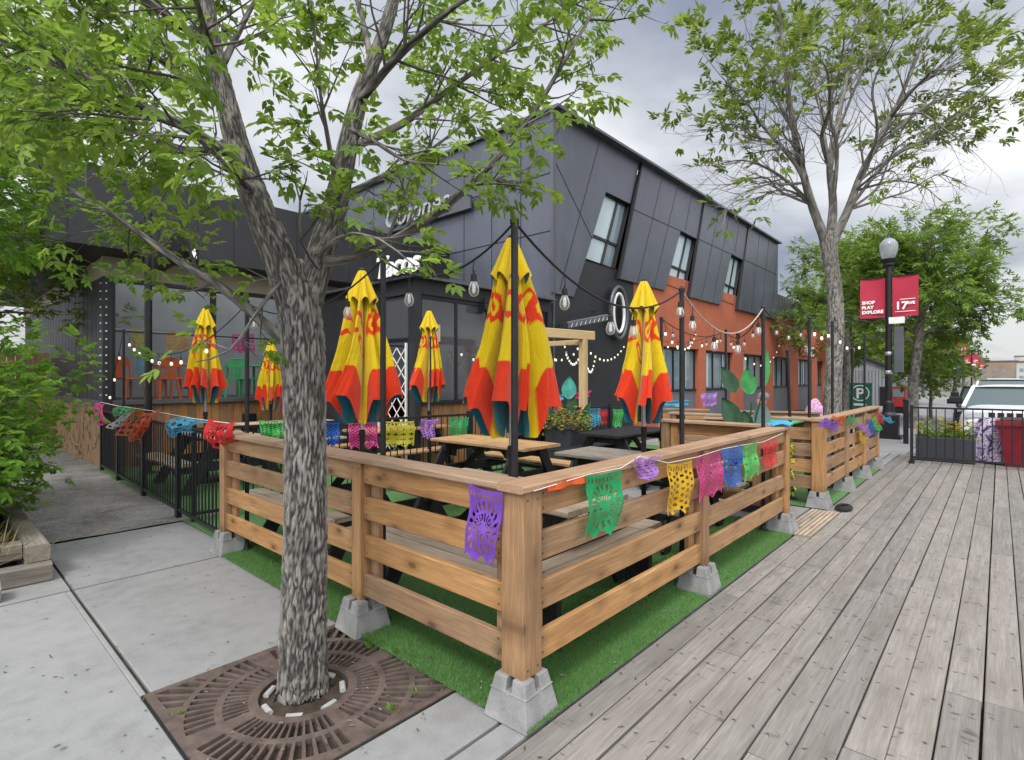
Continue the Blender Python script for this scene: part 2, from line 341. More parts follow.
# ------------------------------------------------------------------ mesh builder
class MB:
    def __init__(s): s.v = []; s.f = []; s.wc = []; s.bid = []; s.yc = []; s.xa = []; s.xb = []; s.smooth = False
    def add(s, verts, faces, wc=None, bid=0.5, yc=None, xa=None, xb=None):
        o = len(s.v); s.v += [tuple(v) for v in verts]
        s.f += [tuple(i+o for i in f) for f in faces]
        s.wc += [tuple(w) for w in (wc if wc is not None else verts)]
        s.bid += (list(bid) if hasattr(bid, '__len__') else [bid]*len(verts))
        s.yc += (list(yc) if yc is not None else [9.]*len(verts)); s.xa += (list(xa) if xa is not None else [9.]*len(verts)); s.xb += (list(xb) if xb is not None else [9.]*len(verts))
    def board(s, a, b, w, t, up=(0, 0, 1), bev=.004, bid=None, off=None):
        """bar from a to b; w along 'up', t across; chamfered long edges"""
        a, b = Vector(a), Vector(b); ax = b-a; ln = ax.length; ax = ax/ln
        up = Vector(up); n = ax.cross(up).normalized(); u = n.cross(ax).normalized()
        bev = min(bev, w*.3, t*.3)
        hw, ht = w/2, t/2
        cs = [(-hw+bev, -ht), (hw-bev, -ht), (hw, -ht+bev), (hw, ht-bev), (hw-bev, ht), (-hw+bev, ht), (-hw, ht-bev), (-hw, -ht+bev)]
        if off is None: off = (rnd.uniform(0, 50), rnd.uniform(0, 50), rnd.uniform(0, 50))
        V, W, Y = [], [], []
        for e, p in ((0, a), (ln, b)):
            for x, y in cs:
                V.append(p+u*x+n*y); W.append((e+off[0], x+off[1], y+off[2])); Y.append(x)
        k = 8
        fs = [tuple(range(k))[::-1], tuple(range(k, 2*k))]+[(i, (i+1) % k, (i+1) % k+k, i+k) for i in range(k)]
        s.add(V, fs, W, rnd.random() if bid is None else bid, Y, [0.]*k+[ln]*k, [ln]*k+[0.]*k)
    def box(s, lo, hi, bid=None, bev=.003):
        lo, hi = Vector(lo), Vector(hi); d = hi-lo; c = (lo+hi)/2
        i = max(range(3), key=lambda k: d[k])
        a, b = c.copy(), c.copy(); a[i] = lo[i]; b[i] = hi[i]
        up = [(0, 0, 1), (0, 0, 1), (1, 0, 0)][i]; ui = [2, 2, 0][i]; ti = 3-i-ui
        s.board(a, b, d[ui], d[ti], up, bev, bid)
    def tube(s, pts, rads, n=8, caps=True, bid=.5):
        pts = [Vector(p) for p in pts]
        if not hasattr(rads, '__len__'): rads = [rads]*len(pts)
        V, W = [], []; u = None; acc = 0
        for i, p in enumerate(pts):
            t = (pts[min(i+1, len(pts)-1)]-pts[max(i-1, 0)]).normalized()
            if u is None: u = t.orthogonal().normalized()
            else: u = (u-t*u.dot(t)).normalized()
            w = t.cross(u)
            if i: acc += (p-pts[i-1]).length
            for k in range(n):
                a = 2*math.pi*k/n
                dv = u*math.cos(a)+w*math.sin(a)
                V.append(p+dv*rads[i]); W.append((acc, dv[0]*rads[i]+p[0], dv[1]*rads[i]+p[1]))
        fs = [(i*n+k, i*n+(k+1) % n, (i+1)*n+(k+1) % n, (i+1)*n+k) for i in range(len(pts)-1) for k in range(n)]
        if caps: fs += [tuple(range(n))[::-1], tuple(range((len(pts)-1)*n, len(pts)*n))]
        s.add(V, fs, W, bid)
    def lathe(s, prof, c=(0, 0, 0), n=16, bid=.5):
        c = Vector(c); V = []
        for r, z in prof:
            for k in range(n):
                a = 2*math.pi*k/n; V.append(c+Vector((r*math.cos(a), r*math.sin(a), z)))
        fs = [(i*n+k, i*n+(k+1) % n, (i+1)*n+(k+1) % n, (i+1)*n+k) for i in range(len(prof)-1) for k in range(n)]
        fs += [tuple(range(n))[::-1], tuple(range((len(prof)-1)*n, len(prof)*n))]
        s.add(V, fs, None, bid)
    def prism(s, poly, fn, t0, t1):
        """polygon (2-D, ccw) mapped by fn(x, y, t)"""
        n = len(poly)
        V = [fn(x, y, t0) for x, y in poly]+[fn(x, y, t1) for x, y in poly]
        s.add(V, [tuple(range(n))[::-1], tuple(range(n, 2*n))]+[(i, (i+1) % n, (i+1) % n+n, i+n) for i in range(n)], None, rnd.random())
    def frustum(s, c, b, t, h, bid=.5):
        x, y, z = c
        V = [(x+sx*w, y+sy*w, z+zz) for zz, w in ((0, b/2), (h, t/2)) for sx, sy in ((-1, -1), (1, -1), (1, 1), (-1, 1))]
        s.add(V, [(3, 2, 1, 0), (4, 5, 6, 7)]+[(i, (i+1) % 4, (i+1) % 4+4, i+4) for i in range(4)], None, bid)
    def surf(s, fn, nu, nv, closeu=False, bid=.5, keep=None, wcf=None):
        V = [fn(i/nu, j/nv) for j in range(nv+1) for i in range(nu if closeu else nu+1)]
        k = nu if closeu else nu+1
        fs = [(j*k+i, j*k+(i+1) % k, (j+1)*k+(i+1) % k, (j+1)*k+i) for j in range(nv) for i in range(nu) if keep is None or keep((i+.5)/nu, (j+.5)/nv)]
        s.add(V, fs, None, bid)
    def mesh(s, name, mats=None):
        me = bpy.data.meshes.new(name); me.from_pydata(s.v, [], s.f); me.update()
        a = me.attributes.new('wc', 'FLOAT_VECTOR', 'POINT'); a.data.foreach_set('vector', np.array(s.wc, dtype=np.float32).ravel())
        a = me.attributes.new('bid', 'FLOAT', 'POINT'); a.data.foreach_set('value', np.array(s.bid, dtype=np.float32))
        if any(y != 9. for y in s.yc):
            a = me.attributes.new('yc', 'FLOAT', 'POINT'); a.data.foreach_set('value', np.array(s.yc, dtype=np.float32))
            for nm_, dat in (('xa', s.xa), ('xb', s.xb)):
                a = me.attributes.new(nm_, 'FLOAT', 'POINT'); a.data.foreach_set('value', np.array(dat, dtype=np.float32))
        if s.smooth: me.polygons.foreach_set('use_smooth', [True]*len(me.polygons))
        return me

def mb(*calls):
    m = MB()
    for c in calls: c(m)
    return m
def tag(o, label=None, cat=None, group=None, kind=None):
    if label: o['label'] = label
    if cat: o['category'] = cat
    if group: o['group'] = group
    if kind: o['kind'] = kind
    return o
def thing(name, label, cat, loc=(0, 0, 0), rz=0, group=None):
    o = bpy.data.objects.new(name, None); COL.objects.link(o); o.empty_display_size = .1
    o.location = loc; o.rotation_euler = (0, 0, rz); return tag(o, label, cat, group)
def mat4(o): return Matrix.Translation(o.location) @ o.rotation_euler.to_matrix().to_4x4()
def obj(name, m, mat, parent=None, world=False, label=None):
    """part (or sub-part); world=True: the mesh is given in world coordinates"""
    me = m.mesh(name) if isinstance(m, MB) else m
    me.materials.append(M[mat] if isinstance(mat, str) else mat)
    o = bpy.data.objects.new(name, me); COL.objects.link(o)
    if parent is not None:
        o.parent = parent
        if world:
            T = mat4(parent); pp = parent.parent
            while pp is not None: T = mat4(pp) @ T; pp = pp.parent
            me.transform(T.inverted())
    if label: o['label'] = label
    return o
def top(name, m, mat, label=None, cat=None, group=None, kind=None):
    """top-level single mesh given in world coordinates, origin moved to its base"""
    me = m.mesh(name) if isinstance(m, MB) else m
    me.materials.append(M[mat] if isinstance(mat, str) else mat)
    co = np.empty(len(me.vertices)*3, dtype=np.float32); me.vertices.foreach_get('co', co); co = co.reshape(-1, 3)
    c = (co.min(0)+co.max(0))/2; c[2] = co[:, 2].min()
    o = bpy.data.objects.new(name, me); COL.objects.link(o)
    if kind != 'structure':
        me.transform(Matrix.Translation(-Vector(c.tolist()))); o.location = c.tolist()
    return tag(o, label, cat, group, kind)
def copy_tree(o, parent=None):
    c = o.copy(); COL.objects.link(c)
    if parent is not None: c.parent = parent
    for ch in [x for x in scene.objects if x.parent == o]: copy_tree(ch, c)
    return c
def children(o): return [x for x in scene.objects if x.parent == o]
def text_mesh(body, size, origin, right, up, ext=.01, shear=0, bold=0, align='CENTER'):
    cu = bpy.data.curves.new('lettering', 'FONT'); cu.body = body; cu.size = size; cu.extrude = ext; cu.shear = shear; cu.offset = bold
    cu.align_x = align; cu.resolution_u = 3
    o = bpy.data.objects.new('tmp', cu); COL.objects.link(o)
    dg = bpy.context.evaluated_depsgraph_get(); me = bpy.data.meshes.new_from_object(o.evaluated_get(dg))
    bpy.data.objects.remove(o); 
    r, u = Vector(right).normalized(), Vector(up).normalized(); n = r.cross(u)
    T = Matrix(((r[0], u[0], n[0], origin[0]), (r[1], u[1], n[1], origin[1]), (r[2], u[2], n[2], origin[2]), (0, 0, 0, 1)))
    me.transform(T); me.materials.clear(); me.name = 'lettering'; return me

# ------------------------------------------------------------------ camera, light, sky
cam = bpy.data.cameras.new('camera'); co = bpy.data.objects.new('camera', cam); COL.objects.link(co)
cam.sensor_width = 36; cam.lens = 36*F/1024; cam.shift_y = -2/1024; cam.clip_start = .05; cam.clip_end = 6000
co.location = (0, 0, H); co.rotation_euler = (R(90), 0, math.atan2(ST, CT)-R(90)); scene.camera = co
SUN_EL, SUN_AZ = 52, 200      # azimuth measured from +X, anticlockwise
sd = bpy.data.lights.new('sun', 'SUN'); sd.energy = 1.1; sd.angle = R(14); sd.color = (1, .965, .92)
so = bpy.data.objects.new('sun', sd); COL.objects.link(so); so.location = (0, 0, 30)
so.rotation_euler = (R(90-SUN_EL), 0, R(SUN_AZ)+R(90))
w = bpy.data.worlds.new('World'); scene.world = w; w.use_nodes = True
nt = w.node_tree; nt.nodes.clear()
wo = N(nt, 'ShaderNodeOutputWorld')
sky = N(nt, 'ShaderNodeTexSky', sky_type='NISHITA'); sky.sun_disc = False; sky.sun_elevation = R(SUN_EL); sky.sun_rotation = R(90-SUN_AZ)
bg1 = N(nt, 'ShaderNodeBackground'); bg1.inputs[1].default_value = .08; L(nt, sky.outputs[0], bg1.inputs[0])
tc = N(nt, 'ShaderNodeTexCoord').outputs['Generated']
sx = N(nt, 'ShaderNodeSeparateXYZ'); L(nt, tc, sx.inputs[0])
zz = math_(nt, 'ADD', math_(nt, 'MAXIMUM', sx.outputs[2], 0.0), .16)
cv = N(nt, 'ShaderNodeCombineXYZ'); L(nt, math_(nt, 'DIVIDE', sx.outputs[0], zz), cv.inputs[0]); L(nt, math_(nt, 'DIVIDE', sx.outputs[1], zz), cv.inputs[1])
n1 = noise_(nt, cv.outputs[0], .8, 7, .52, .35); n2 = noise_(nt, cv.outputs[0], .35, 3, .5)
f = math_(nt, 'ADD', math_(nt, 'MULTIPLY', n1.outputs[0], .55), math_(nt, 'MULTIPLY', n2.outputs[0], .45))
cl = ramp(nt, f, [(.37, (.15, .17, .22)), (.43, (.26, .28, .32)), (.49, (.42, .43, .45)), (.56, (.60, .605, .61))])
# overhead cloud boosted as out-of-frame fill, after the CIE overcast sky (brighter overhead)
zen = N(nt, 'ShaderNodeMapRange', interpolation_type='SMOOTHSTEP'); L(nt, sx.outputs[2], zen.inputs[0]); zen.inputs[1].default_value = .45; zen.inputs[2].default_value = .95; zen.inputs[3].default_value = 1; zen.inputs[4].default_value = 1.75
# cloud behind the camera, on the sun's side, boosted to fill the facing walls
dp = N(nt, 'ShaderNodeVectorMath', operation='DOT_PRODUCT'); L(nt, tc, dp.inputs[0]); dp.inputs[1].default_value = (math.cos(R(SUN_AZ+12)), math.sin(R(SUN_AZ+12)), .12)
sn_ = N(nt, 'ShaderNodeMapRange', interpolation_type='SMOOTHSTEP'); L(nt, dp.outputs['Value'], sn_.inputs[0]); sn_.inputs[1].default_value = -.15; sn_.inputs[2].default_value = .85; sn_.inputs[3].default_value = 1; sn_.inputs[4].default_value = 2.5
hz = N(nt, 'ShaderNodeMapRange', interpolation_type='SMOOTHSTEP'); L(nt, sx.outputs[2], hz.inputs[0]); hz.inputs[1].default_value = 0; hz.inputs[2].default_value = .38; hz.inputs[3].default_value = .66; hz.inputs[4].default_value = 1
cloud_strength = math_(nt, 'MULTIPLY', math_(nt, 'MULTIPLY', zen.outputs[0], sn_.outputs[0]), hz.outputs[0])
# sun direction; the added cloud fill above leans towards it
sv = Vector((math.cos(R(SUN_AZ))*math.cos(R(SUN_EL)), math.sin(R(SUN_AZ))*math.cos(R(SUN_EL)), math.sin(R(SUN_EL))))
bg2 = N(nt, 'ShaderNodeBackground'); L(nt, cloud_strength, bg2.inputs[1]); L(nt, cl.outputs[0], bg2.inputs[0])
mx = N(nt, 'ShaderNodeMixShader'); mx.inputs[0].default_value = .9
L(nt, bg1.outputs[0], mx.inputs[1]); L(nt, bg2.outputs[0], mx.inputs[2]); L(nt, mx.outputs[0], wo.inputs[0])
scene.view_settings.view_transform = 'Standard'; scene.view_settings.look = 'None'; scene.view_settings.exposure = .95; scene.view_settings.gamma = 1
# ================================================================== SETTING
def sheet(name, x0, x1, y0, y1, z, mat, kind='structure'):
    m = MB(); m.add([(x0, y0, z), (x1, y0, z), (x1, y1, z), (x0, y1, z)], [(0, 1, 2, 3)]); return top(name, m, mat, kind=kind)
sheet('ground', -1500, 3500, -2500, 2500, -.30, 'earth')
sheet('road', -60, 420, -13, 1.28, -.15, 'asphalt')
# the road climbs gently towards the hill at its far end
m = MB(); m.surf(lambda u, v: (120+300*u, -13+14.28*v, -.146+3.4*u*u), 24, 2); top('far_road', m, 'asphalt', kind='structure')
m = MB()
for y in (-5.6, -5.85):
    m.add([(14, y, -.146), (300, y, -.146), (300, y+.1, -.146), (14, y+.1, -.146)], [(0, 1, 2, 3)])
top('road_marking', m, 'white_print', kind='structure')
m = MB(); m.box((14.2, 1.28, -.3), (420, 1.46, .005), bid=.5, bev=.02); top('kerb', m, 'concrete', kind='structure')
# concrete footway: slabs with real joints over a dark bed
sheet('footway_bed', -9, 60, 1.5, 7.38, -.022, 'soil')
m = MB(); g = .010
sx_ = [-9, -7.2, -5.6, -4, -2.4, -.8, .8, 2.45, 4.1, 5.75, 7.4, 9.05, 10.7, 12.35, 14, 17, 20, 23, 26, 29, 32, 38, 44, 50, 60]
sy_ = [1.565, 1.725, 5.2, 6.78]
GR = (.762, 1.908, 2.062, 3.208)      # tree grate opening
for i in range(len(sx_)-1):
    ys = sy_ if sx_[i] < 14 else [1.46]+sy_[2:]
    for j in range(len(ys)-1):
        x0, x1, y0, y1 = sx_[i]+g, sx_[i+1]-g, ys[j]+g*(2.2 if ys[j] > 5 else 1), ys[j+1]-g*(2.2 if ys[j+1] > 5 else 1)
        rects = [(x0, x1, y0, y1)]
        # cut the slabs round both tree pits
        for gx0, gx1, gy0, gy1 in (GR, (9.3, 10.5, 1.78, 2.9)):
            out = []
            for a0, a1, b0, b1 in rects:
                if a1 <= gx0 or a0 >= gx1 or b1 <= gy0 or b0 >= gy1: out.append((a0, a1, b0, b1)); continue
                if a0 < gx0: out.append((a0, gx0, b0, b1))
                if a1 > gx1: out.append((gx1, a1, b0, b1))
                c0, c1 = max(a0, gx0), min(a1, gx1)
                if b0 < gy0: out.append((c0, c1, b0, gy0))
                if b1 > gy1: out.append((c0, c1, gy1, b1))
            rects = out
        bd = rnd.random()
        for a0, a1, b0, b1 in rects: m.box((a0, b0, -.1), (a1, b1, 0), bid=bd, bev=.006)
top('footway', m, 'concrete', kind='structure')
m = MB()
m.surf(lambda u, v: (-3+5.6*u, 6.79+16*v, .008+.012*(noise.noise((u*12, v*34, 1))+.6*noise.noise((u*30, v*86, 5)))), 60, 160)
m.smooth = True; top('gravel_path', m, 'gravel', kind='structure')
# artificial turf
def turf_edge(x, y): return .010*noise.noise((x*3, y*3, 2))
m = MB()
for (x0, x1, y0, y1) in ((1.84, 6.3, 1.556, 5.36), (2.0, 6.3, 5.36, 6.78), (2.12, 9.4, 6.78, 11.5), (6.3, 9.4, 4.0, 6.78), (7.36, 11.75, 1.556, 4.0), (9.4, 11.75, 4.0, 7.3)):
    m.add([(x0, y0, .014), (x1, y0, .014), (x1, y1, .014), (x0, y1, .014)], [(0, 1, 2, 3)])
top('artificial_turf', m, 'turf', kind='structure')
rs = np.random.RandomState(3)
def blades(regs):
    V, Fc, B = [], [], []
    for (x0, x1, y0, y1, n, hgt) in regs:
        x = rs.uniform(x0, x1, n); y = rs.uniform(y0, y1, n); a = rs.uniform(0, 6.28, n); h = hgt*rs.uniform(.6, 1.2, n); lx = rs.normal(0, .008, n); ly = rs.normal(0, .008, n)
        wv = .0016
        p = np.stack([np.stack([x-wv*np.cos(a), y-wv*np.sin(a), np.full(n, .014)], 1), np.stack([x+wv*np.cos(a), y+wv*np.sin(a), np.full(n, .014)], 1), np.stack([x+lx, y+ly, .014+h], 1)], 1)
        V.append(p.reshape(-1, 3)); B.append(np.repeat(rs.uniform(0, 1, n), 3))
    V = np.concatenate(V); B = np.concatenate(B); n = len(V)//3
    me = bpy.data.meshes.new('turf_blades'); me.vertices.add(len(V)); me.vertices.foreach_set('co', V.ravel().astype(np.float32))
    me.loops.add(3*n); me.loops.foreach_set('vertex_index', np.arange(3*n)); me.polygons.add(n); me.polygons.foreach_set('loop_start', np.arange(0, 3*n, 3)); me.update(calc_edges=True)
    at = me.attributes.new('bid', 'FLOAT', 'POINT'); at.data.foreach_set('value', B.astype(np.float32)); return me
top('turf_blades', blades([(1.83, 3.3, 1.55, 2.4, 52000, .022), (3.3, 6.3, 1.55, 2.2, 40000, .022), (1.83, 2.3, 2.4, 5.35, 45000, .022), (2.3, 5, 2.2, 5, 40000, .022)]), 'turf_blade', 'short green artificial grass pile under the fenced patio', 'turf', kind='stuff')
# boardwalk: individual weathered boards
sheet('boardwalk_bed', -6, 14, -14, 1.555, -.06, 'soil')
m = MB(); pitch = .1495; y = 1.55-.07; k = 0
while y > -7.5:
    x = -4-rnd.uniform(0, 3)
    wob = rnd.uniform(-.003, .003)
    while x < 14:
        ln = rnd.choice([2.43, 3.04, 3.65, 4.25]); x1 = min(x+ln, 14.0)
        if x1-x > .2:
            t = rnd.uniform(-.0022, .0022); gap = rnd.uniform(.005, .0115)
            m.board((x+.004, y+wob+t, -.019+rnd.uniform(-.002, .002)), (x1-.004, y+wob-t, -.019+rnd.uniform(-.002, .002)), pitch-gap, .038, up=(0, 1, 0), bev=.004, off=(x*0+round(x/.405)*0, rnd.uniform(0, 50), rnd.uniform(0, 50)) if False else (k*7.29+(x % .405), rnd.uniform(0, 50), rnd.uniform(0, 50)))
        x += ln
    y -= pitch; k += 1
top('boardwalk', m, 'deck_wood', kind='structure')

# ------------------------------------------------------------------ tree grate
def grate(cx, cy, half, label, r0=.215):
    m = MB(); nth = 192
    lv = [r0, r0+.05, r0+.2, r0+.235, r0+.365, r0+.40, 9]
    def Rm(a): return half/max(abs(math.cos(a)), abs(math.sin(a)))
    rad = [r0, r0+.045, r0+.155, r0+.19, half-.035, half-.005]
    V, Fc = [], []
    for zz in (0.006, -.02):
        for k in range(nth):
            a = 2*math.pi*k/nth
            for j in range(8):
                rr = rad[j] if j < 6 else (max(rad[5], Rm(a)-.05) if j == 6 else Rm(a))
                V.append((cx+rr*math.cos(a), cy+rr*math.sin(a), zz))
    nl = 8; tot = nth*nl
    keep = set()
    for k in range(nth):
        am = (k+.5)/nth*8 % 1; solid_seam = (((k+3) % (nth//4)) < 6)
        for j in range(nl-1):
            slot = j in (1, 3, 5) and k % 3 != 0 and not solid_seam
            if j == 5:
                a = 2*math.pi*(k+.5)/nth
                if Rm(a)-half < .1: slot = False
            if not slot: keep.add((k, j))
    for k, j in keep:
        k2 = (k+1) % nth; a, b, c, d = k*nl+j, k*nl+j+1, k2*nl+j+1, k2*nl+j
        Fc.append((a, b, c, d)); Fc.append((d+tot, c+tot, b+tot, a+tot))
        for (nk, nj, e) in (((k-1) % nth, j, (a, b)), ((k+1) % nth, j, (c, d)), (k, j-1, (d, a)), (k, j+1, (b, c))):
            if (nk, nj) not in keep: Fc.append((e[1], e[0], e[0]+tot, e[1]+tot))
    m.add(V, Fc)
    root = thing('tree_grate', label, 'tree grate', (cx, cy, 0))
    obj('grate_plate', m, 'grate_iron', root, True)
    fr = MB()
    for a, b in (((-1, -1), (1, -1)), ((1, -1), (1, 1)), ((1, 1), (-1, 1)), ((-1, 1), (-1, -1))):
        e = half+.006; fr.board((cx+a[0]*e, cy+a[1]*e, -.01), (cx+b[0]*e, cy+b[1]*e, -.01),   .02, .01, bev=.002)
    obj('frame', fr, 'black_metal', root, True)
    return root
grate(1.335, 2.635, .562, 'square rusty iron tree grate with radial slots round the near tree')
m = MB(); m.surf(lambda u, v: (.72+1.23*u, 2.02+1.23*v, -.055+.012*noise.noise((u*14, v*14, 0))), 40, 40); top('pit_soil', m, 'soil', kind='structure')
m = MB(); m.surf(lambda u, v: (9.3+1.2*u, 1.78+1.12*v, .004+.012*noise.noise((u*14, v*14, 0))), 20, 20); top('pit_soil', m, 'soil', kind='structure')
# ring of pale stones between grate and trunk
for k in range(7):
    a = k*.9+.4; m = MB(); r_ = .19
    m.board((1.335+r_*math.cos(a-.2), 2.635+r_*math.sin(a-.2), -.012), (1.335+r_*math.cos(a+.2), 2.635+r_*math.sin(a+.2), -.012),   .022, .03, bev=.008)
    top('stone', m, 'pale_stone', 'pale broken stone piece lying against the foot of the near tree', 'stone', 'stones ringing the near trunk')

# ------------------------------------------------------------------ trees
def bark_surf(m, pts, rads, n=40, steps_per_m=60, amp=.14, seed=0):
    """trunk with furrowed bark as real relief; bid carries ridge height"""
    pts = [Vector(p) for p in pts]
    # resample with Catmull-Rom
    Q, RR = [], []
    for i in range(len(pts)-1):
        p0, p1, p2, p3 = pts[max(i-1, 0)], pts[i], pts[i+1], pts[min(i+2, len(pts)-1)]
        st = max(2, int((p2-p1).length*steps_per_m))
        for s in range(st):
            t = s/st; t2, t3 = t*t, t*t*t
            Q.append(.5*((2*p1)+(p2-p0)*t+(2*p0-5*p1+4*p2-p3)*t2+(3*p1-p0-3*p2+p3)*t3)); RR.append(rads[i]*(1-t)+rads[i+1]*t)
    Q.append(pts[-1]); RR.append(rads[-1])
    V, W, B = [], [], []; u = None; acc = 0
    for i, p in enumerate(Q):
        t = (Q[min(i+1, len(Q)-1)]-Q[max(i-1, 0)]).normalized()
        u = t.orthogonal().normalized() if u is None else (u-t*u.dot(t)).normalized()
        w_ = t.cross(u)
        if i: acc += (p-Q[i-1]).length
        for k in range(n):
            a = 2*math.pi*k/n; c, s_ = math.cos(a), math.sin(a); r = RR[i]
            q = Vector((c*r*52, s_*r*52, acc*8.5+seed))
            q += Vector((1, -1, .0))*noise.noise(Vector((c*4, s_*4, acc*9+seed)))*1.1
            h = min(1, abs(noise.noise(q))*2.7); h2 = abs(noise.noise(q*2.1+Vector((7, 3, 1))))*2.2
            h = max(0, min(1, h*.62+.06+h2*.36)); 
            rr = r*(1+amp*(h-.5)*min(1, .12/max(r, .02)*.9)+.035*noise.noise(Vector((c*1.2, s_*1.2, acc*2+seed))))
            V.append(p+(u*c+w_*s_)*rr); W.append((acc, c*r, s_*r)); B.append(h)
    L_ = len(Q)
    fs = [(i*n+k, i*n+(k+1) % n, (i+1)*n+(k+1) % n, (i+1)*n+k) for i in range(L_-1) for k in range(n)]
    fs.append(tuple(range((L_-1)*n, L_*n)))
    m.add(V, fs, W, B); m.smooth = True
    return Q, RR
class Leaves:
    def __init__(s): s.p = []; s.d = []; s.n = []; s.l = []; s.w = []; s.b = []
    def leaf(s, p, d, n, l, w_, b): s.p.append(tuple(p)); s.d.append(tuple(d)); s.n.append(tuple(n)); s.l.append(l); s.w.append(w_); s.b.append(b)
    def mesh(s, name):
        p = np.array(s.p); d = np.array(s.d); n = np.array(s.n); l = np.array(s.l)[:, None]; wd = np.array(s.w)[:, None]; b = np.array(s.b)
        d /= np.linalg.norm(d, axis=1, keepdims=True)+1e-9
        side = np.cross(d, n); side /= np.linalg.norm(side, axis=1, keepdims=True)+1e-9; up = np.cross(side, d)
        def pt(t, x, h): return p+d*l*t+side*wd*x+up*wd*h
        Vv = np.stack([pt(0, 0, 0), pt(.28, .46, .16), pt(.66, .38, .10), pt(1, 0, -.22), pt(.66, -.38, .10), pt(.28, -.46, .16)], 1)
        N_ = len(p); V = Vv.reshape(-1, 3)
        base = np.arange(N_)[:, None]*6
        f = np.concatenate([base+np.array([[0, 1, 2, 3]]), base+np.array([[0, 3, 4, 5]])], 1).reshape(-1)
        me = bpy.data.meshes.new(name); me.vertices.add(len(V)); me.vertices.foreach_set('co', V.ravel().astype(np.float32))
        nf = 2*N_; me.loops.add(nf*4); me.loops.foreach_set('vertex_index', f.astype(np.int32)); me.polygons.add(nf); me.polygons.foreach_set('loop_start', np.arange(0, nf*4, 4)); me.update(calc_edges=True)
        a = me.attributes.new('bid', 'FLOAT', 'POINT'); a.data.foreach_set('value', np.repeat(b, 6).astype(np.float32)); return me
def rv(r): 
    while True:
        v = Vector((r.uniform(-1, 1), r.uniform(-1, 1), r.uniform(-1, 1)))
        if .05 < v.length < 1: return v.normalized()
def compound(lv, r, p, d, size, wid, nleaf=5, droop=.35, hue=None, spread=.9):
    """one leaf: pairs of leaflets along a short stalk and one at its tip"""
    d = (d+Vector((0, 0, -droop))+rv(r)*.25).normalized()
    sd_ = d.cross(Vector((0, 0, 1))); sd_ = sd_.normalized() if sd_.length > .1 else Vector((1, 0, 0))
    sd_ = (sd_+rv(r)*.35).normalized(); up = sd_.cross(d).normalized()
    h = r.random() if hue is None else max(0, min(1, hue+r.uniform(-.3, .3)))
    st = size*1.1
    lv.leaf(p+d*st, d+rv(r)*.15, up+rv(r)*.3, size*r.uniform(.9, 1.2), wid, h)
    for q in range((nleaf-1)//2):
        t = st*(.45+.45*q/max(1, (nleaf-1)//2-1) if nleaf > 3 else .7)
        for sgn in (-1, 1):
            lv.leaf(p+d*t, d*.75+sd_*sgn*spread+rv(r)*.2-Vector((0, 0, droop*.4)), up+rv(r)*.3, size*r.uniform(.75, 1.05), wid*r.uniform(.85, 1.05), max(0, min(1, h+r.uniform(-.15, .15))))
def branch(m, lv, r, p, d, ln, rad, level, cfg):
    n = max(3, int(ln/cfg['seg'])); pts = [p.copy()]; rads = [rad]; dd = d.normalized(); stepl = ln/n
    for i in range(n):
        dd = (dd+rv(r)*cfg['wander']+Vector((0, 0, cfg['up'][min(level, len(cfg['up'])-1)]))*.12).normalized()
        pts.append(pts[-1]+dd*stepl); rads.append(rad*(1-(i+1)/n*.8))
    if rad > .0022: m.tube(pts, rads, 7 if rad > .02 else 4 if rad < .008 else 5, False, bid=r.uniform(.3, .75))
    last = level >= cfg['levels']
    if not last:
        nc = cfg['kids'][level]*ln/cfg['ref'][level]
        nc = int(nc)+(r.random() < nc-int(nc))
        for c in range(nc):
            t = cfg['start']+(1-cfg['start'])*(c+r.random())/max(nc, 1); t = min(t, .98)
            i = min(int(t*n), n-1); q = pts[i].lerp(pts[i+1], t*n-i); ax = (pts[i+1]-pts[i]).normalized()
            pr = ax.cross(rv(r)).normalized(); an = R(r.uniform(*cfg['ang']))
            nd = ax*math.cos(an)+pr*math.sin(an)
            branch(m, lv, r, q, nd, ln*r.uniform(*cfg['ratio'])*(1-.45*t), max(rads[i]*.55, .0025), level+1, cfg)
    if level >= cfg['leaf_level'] and cfg['leaf'](pts[-1], r):
        k = max(1, int(ln*cfg['dens']))
        for c in range(k):
            t = .25+.75*(c+r.random())/k; i = min(int(t*n), n-1); q = pts[i].lerp(pts[i+1], min(1, t*n-i)); ax = (pts[i+1]-pts[i]).normalized()
            nd = (ax*.5+ax.cross(rv(r)).normalized()*.8+Vector((0, 0, .1)))
            compound(lv, r, q, nd, cfg['size']*r.uniform(.55, 1.25), cfg['wid'], cfg['nl'], cfg['droop'], r.uniform(.15, .85), cfg.get('spread', .9))
        compound(lv, r, pts[-1], dd, cfg['size'], cfg['wid'], cfg['nl'], cfg['droop'])
    return pts
def limb(m, lv, r, pts, rads, cfg, kids, klen, t0=.2, n=9):
    """hand-placed limb with branches off it"""
    Q = MB(); bark = bark_surf(m, pts, rads, max(8, n), 14, .1, r.uniform(0, 40))
    C_, RR = bark
    for c in range(kids):
        t = t0+(1-t0)*(c+r.random())/kids; i = min(int(t*(len(C_)-1)), len(C_)-2)
        ax = (C_[i+1]-C_[i]).normalized(); pr = ax.cross(rv(r)).normalized(); an = R(r.uniform(*cfg['ang']))
        branch(m, lv, r, C_[i], ax*math.cos(an)+pr*math.sin(an), klen*r.uniform(.6, 1.2)*(1-.3*t), max(.006, min(RR[i]*.45, .02)), 1, cfg)
    branch(m, lv, r, C_[-1], C_[-1]-C_[-2], klen*.7, RR[-1]*.9, 1, cfg)
